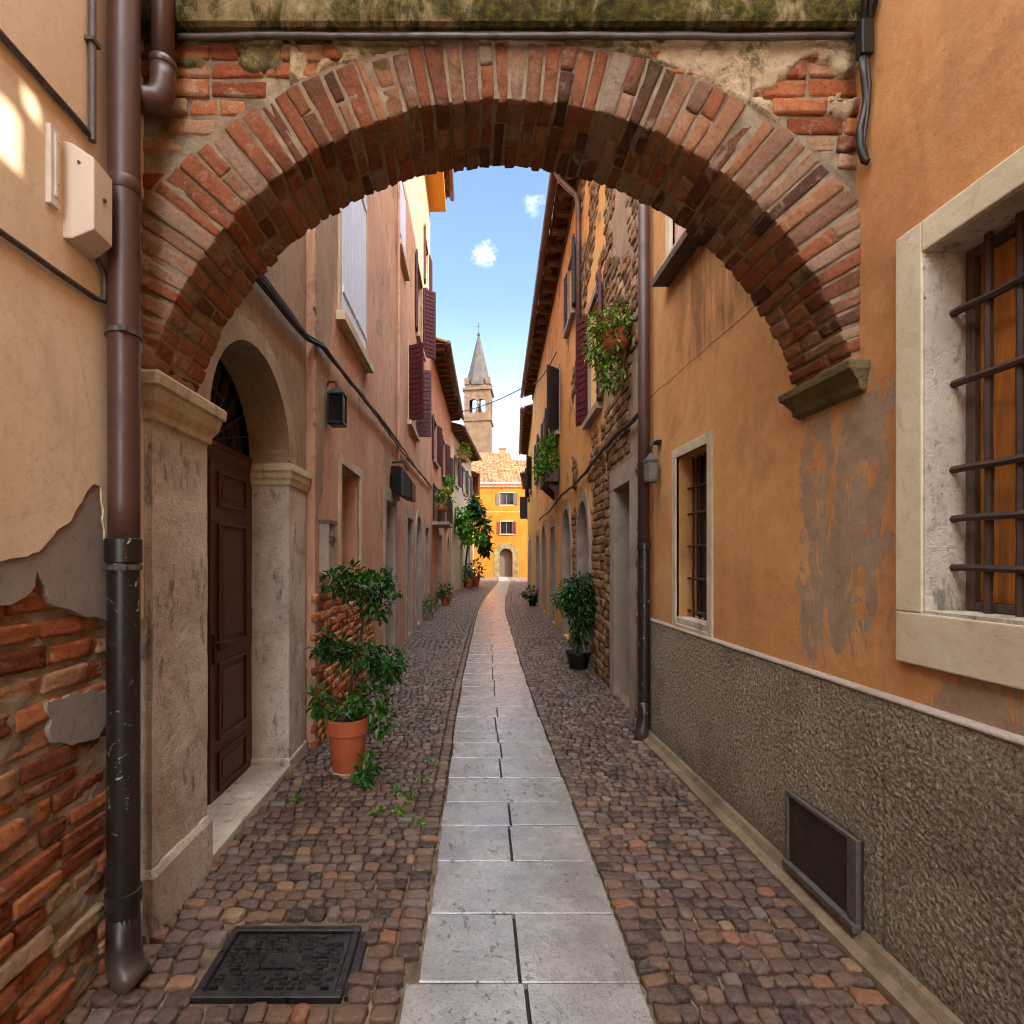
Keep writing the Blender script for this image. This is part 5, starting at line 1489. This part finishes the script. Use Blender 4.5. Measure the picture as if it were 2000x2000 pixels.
obj('foliage', mb, M['leaf3'], pp, fix=False, label='lighter fresh leaves round the pot rim')
# weeds between cobbles
mb = MB()
for (x, y_, s_) in ((-.33, 3.66, .05), (-.36, 3.35, .05), (-.27, 3.95, .045), (-.47, 3.5, .04), (-.3, 3.05, .03), (-.42, 3.2, .03), (-1.12, 3.35, .03), (-.55, 3.2, .025)):
    leaves(mb, (x, y_, .025), (s_, s_, .02), 40, .035, -.4, .1, 2.6)
o = obj('weeds', mb, M['leaf2'], fix=False); o['kind'] = 'stuff'
# hanging basket
hb = thing('hanging_basket', 'overflowing green hanging basket with red flowers on the stone house', 'hanging basket', (1.56, 5.4, 3.85))
mb = MB(); mb.lathe((1.57, 5.40, 3.78), [(.09, 0), (.14, .06), (.16, .18), (.165, .2), (.15, .2), (.01, .19)], 20); obj('pot', mb, M['terracotta'], hb)
mb = MB(); mb.tube([(1.72, 5.4, 4.3), (1.57, 5.4, 4.32), (1.57, 5.4, 4.22)], .012, 8); mb.tube([(1.57, 5.4, 4.24), (1.43, 5.4, 3.96)], .005, 6); mb.tube([(1.57, 5.4, 4.24), (1.70, 5.4, 3.97)], .005, 6); obj('bracket', mb, M['iron'], hb)
mb = MB()
for (x, y_, z, rx, ry, rz, n_) in ((1.52, 5.36, 4.06, .25, .27, .17, 600), (1.42, 5.36, 3.83, .17, .22, .2, 420), (1.5, 5.32, 3.55, .13, .15, .2, 280), (1.68, 5.36, 4.05, .15, .2, .13, 220)):
    leaves(mb, (x, y_, z), (rx, ry, rz), n_, .07, .5, .4, 2.)
obj('foliage', mb, M['leaf4'], hb, fix=False)
for _ in range(14):
    mb = MB(); leaves(mb, (1.44 + rnd.uniform(-.15, .15), 5.22 + rnd.uniform(-.1, .1), 4.02 + rnd.uniform(-.15, .2)), (.018, .018, .018), 9, .032, 0, 0, 1.3)
    if mb.v: obj('flower', mb, M['petal'], hb, fix=False)
# window box further along
wb = thing('window_box', 'dark balcony box of bright green plants on the peach house', 'window box', (1.98, 12.3, 3.4))
mb = MB(); g2.box(mb, 11.5, 12.9, 3.35, 3.62, .03, .34)
for y_ in (11.7, 12.7): mb.hexa([g2.P(y_, 3.05, 0), g2.P(y_ + .05, 3.05, 0), g2.P(y_ + .05, 3.3, .28), g2.P(y_, 3.3, .28), g2.P(y_, 3.34, 0), g2.P(y_ + .05, 3.34, 0), g2.P(y_ + .05, 3.34, .3), g2.P(y_, 3.34, .3)])
obj('trough', mb, M['oldwood'], wb)
mb = MB()
for (y_, z, d, r_) in ((11.7, 3.85, .22, .33), (12.2, 4.05, .2, .38), (12.7, 3.85, .25, .3), (12.0, 4.3, .2, .2), (11.6, 3.6, .36, .2)):
    leaves(mb, g2.P(y_, z, d), (r_ * .8, r_, r_), 190, .14, .1, .4)
obj('foliage', mb, M['leaf2'], wb, fix=False)
# bush in a black pot
bu = thing('potted_bush', 'bushy dark green tree in a black pot on the right side', 'potted tree', (1.66, 7.5, 0))
mb = MB(); mb.lathe((1.64, 7.5, 0), [(.13, 0), (.17, .2), (.185, .21), (.185, .25), (.165, .25), (.01, .22)], 20); obj('pot', mb, M['black'], bu)
mb = MB(); mb.tube([(1.64, 7.5, .22), (1.66, 7.5, .5), (1.65, 7.5, .9)], .03, 8, rs=[.035, .028, .02]); obj('trunk', mb, M['stem'], bu)
mb = MB()
for (x, z, r_, n_) in ((1.58, 1.14, .24, 800), (1.74, 1.02, .22, 700), (1.44, 1.02, .19, 480), (1.68, .8, .21, 650), (1.66, .6, .15, 330), (1.64, .42, .15, 260), (1.7, 1.26, .16, 300), (1.6, .95, .26, 700)):
    leaves(mb, (x, 7.45, z), (r_, r_, r_ * .85), n_, .075, .5, .1, 2.6)
obj('crown', mb, M['leaf'], bu, fix=False)
# far pots
def small_pot(loc, s, label, leafm, pot='terracotta', full=1.):
    t = thing('potted_plant', label, 'potted plant', loc)
    x, y_, z = loc
    mb = MB(); mb.lathe(loc, [(.10 * s, 0), (.15 * s, .25 * s), (.17 * s, .26 * s), (.17 * s, .32 * s), (.14 * s, .32 * s), (.01, .29 * s)], 14); obj('pot', mb, M[pot], t)
    mb = MB(); leaves(mb, (x, y_, .5 * s * full + z), (.26 * s, .26 * s, .3 * s * full), 220, .13 * s, .2, .2); obj('foliage', mb, M[leafm], t, fix=False)
small_pot((2.27, 17.6, 0), 1.15, 'low dark planter on the right against the peach house foot', 'leaf', 'black', .7)
small_pot((-.72, 17.6, 0), 1.2, 'dark pot with leaves standing at the rust house foot', 'leaf', 'terracotta', .8)
small_pot((.12, 28, 0), 1.5, 'small leafy pot in front of the pale vine house', 'leaf3', 'terracotta', 1.)
small_pot((.5, 29.6, 0), 1.9, 'larger leafy pot nearest the ochre house, on the left', 'leaf', 'terracotta', 1.)
small_pot((-.98, 13.6, 0), .8, 'little pot of trailing leaves beside the pink house doorways', 'leaf3', 'greystone', 1.)
cv = thing('climbing_plant', 'large green climber spilling over the pale house front', 'climbing plant', (.3, 28, 0))
mb = MB(); mb.tube([f3.P(28.95, 0, .1), f3.P(28.95, 1.2, .15), f3.P(28.8, 2.4, .3), f3.P(28.6, 3.8, .35)], .05, 8); obj('stem', mb, M['stem'], cv)
mb = MB()
for (px_, py_, Y, r_, n_) in ((930, 1000, 27.5, .55, 330), (940, 1030, 28, .62, 360), (944, 1058, 28.5, .5, 300), (926, 985, 27.5, .4, 200), (948, 1075, 28.8, .3, 120)):
    leaves(mb, onY(px_, py_, Y), (r_ * .8, r_, r_), n_, .3, .5, .3, 1.8)
obj('foliage', mb, M['leaf'], cv, fix=False)
mb = MB()
for (px_, py_, Y, r_, n_) in ((908, 1030, 25.5, .5, 260), (915, 1046, 25.5, .35, 160), (902, 1008, 25.5, .35, 150), (940, 1050, 26.5, .25, 80)):
    leaves(mb, onY(px_, py_, Y), (r_ * .8, r_, r_), n_, .32, .4, .3, 2.4)
obj('foliage', mb, M['leaf2'], cv, fix=False, label='brighter yellow-green leaves of the climber')
for (f_, y_, z, d, s_, lab, mt) in ((f2, 17.5, 3.55, .4, .42, 'yellow green flower box on the rust house balcony', 'leaf4'), (f2, 20.7, 4.55, .3, .35, 'green flower box under the rust house upper shutters', 'leaf2'), (f3, 26.6, 7.0, .5, .5, 'sunlit green plant on the pale house under its eaves', 'leaf4')):
    t = thing('window_box', lab, 'window box', f_.P(y_, z - .3, d))
    mb = MB(); f_.box(mb, y_ - .5, y_ + .5, z - .3, z - .1, d - .3, d); obj('trough', mb, M['terracotta'], t)
    mb = MB()
    for k_ in (-.35, 0, .35): leaves(mb, f_.P(y_ + k_, z + .1, d - .1), (s_ * .7, s_, s_ * .8), 110, .16, .1, .3)
    obj('foliage', mb, M[mt], t, fix=False)

# ================================================================== LIGHT, SKY, CAMERA
EL = 33.; SUN = Vector((.8, -.6, 0)) * math.cos(R(EL)) + Vector((0, 0, math.sin(R(EL))))
ld = bpy.data.lights.new('sun', 'SUN'); ld.energy = 2.1; ld.angle = R(.5); ld.color = (1, .93, .82)
lo = bpy.data.objects.new('sun', ld); COL.objects.link(lo); lo.rotation_euler = SUN.to_track_quat('Z', 'Y').to_euler()
w = bpy.data.worlds.new('World'); sc.world = w; w.use_nodes = True
nt = w.node_tree; bg = nt.nodes['Background']; bg.inputs[1].default_value = .10
NBW = NB.__new__(NB); NBW.t = nt
sky = NBW.node('ShaderNodeTexSky', sky_type='NISHITA'); sky.sun_disc = False; sky.sun_elevation = R(EL); sky.sun_rotation = math.atan2(SUN.x, SUN.y)
sky.air_density = 1.0; sky.dust_density = .6; sky.ozone_density = 1.6
dr_ = NBW.node('ShaderNodeTexCoord').outputs['Generated']
X, Y, Z = NBW.xyz(dr_)
skyc = NBW.mix(1., sky.outputs[0], (.66, .66, .66), 'MULTIPLY')
# bright fill light added as unseen cloud overhead and behind, clear blue gap ahead
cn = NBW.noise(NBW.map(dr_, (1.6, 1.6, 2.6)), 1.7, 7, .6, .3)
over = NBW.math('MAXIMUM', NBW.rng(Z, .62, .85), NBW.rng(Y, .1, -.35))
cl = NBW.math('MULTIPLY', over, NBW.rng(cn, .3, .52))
def puff(px, py, r):
    d = Vector(((px - CX) / F, 1, (CY - py) / F)).normalized()
    dt = NBW.node('ShaderNodeVectorMath', operation='DISTANCE'); nt.links.new(dr_, dt.inputs[0]); dt.inputs[1].default_value = d
    nn = NBW.noise(NBW.map(dr_, (1, 1, 1.5)), 55, 7, .7, .2)
    v = NBW.math('ADD', dt.outputs['Value'], NBW.math('MULTIPLY', NBW.math('SUBTRACT', nn, .5), r * 2.9))
    return NBW.rng(v, r * 1.15, -r * .25)
cl2 = NBW.math('MULTIPLY', NBW.math('MAXIMUM', puff(948, 497, .021), NBW.math('MULTIPLY', puff(1043, 397, .018), .5)), .75)
FILL_CLOUD = 13.5
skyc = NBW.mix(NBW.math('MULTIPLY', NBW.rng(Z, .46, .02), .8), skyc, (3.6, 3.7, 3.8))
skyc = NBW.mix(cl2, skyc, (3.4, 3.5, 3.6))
c = NBW.mix(cl, skyc, (FILL_CLOUD * .96, FILL_CLOUD, FILL_CLOUD * 1.06))
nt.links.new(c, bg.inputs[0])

cd = bpy.data.cameras.new('camera'); cam = bpy.data.objects.new('camera', cd); COL.objects.link(cam)
cam.location = (0, 0, H); cam.rotation_euler = (R(90), 0, 0)
cd.sensor_width = 36; cd.lens = 18; cd.shift_x = (1000 - CX) / 2000; cd.shift_y = (CY - 1000) / 2000
cd.clip_start = .05; cd.clip_end = 2000
sc.camera = cam
sc.view_settings.view_transform = 'Standard'; sc.view_settings.look = 'None'; sc.view_settings.gamma = 1; sc.view_settings.exposure = 2.65
cy = sc.cycles
cy.max_bounces = 8; cy.diffuse_bounces = 6; cy.glossy_bounces = 3; cy.transmission_bounces = 3; cy.caustics_reflective = False; cy.caustics_refractive = False
cy.use_adaptive_sampling = True; cy.adaptive_threshold = .015
cy.use_denoising = True
try: cy.denoiser = 'OPENIMAGEDENOISE'
except Exception: pass
cy.sample_clamp_indirect = 6
cy.denoising_input_passes = 'RGB_ALBEDO_NORMAL'; cy.denoising_prefilter = 'ACCURATE'
cy.filter_width = 1.1
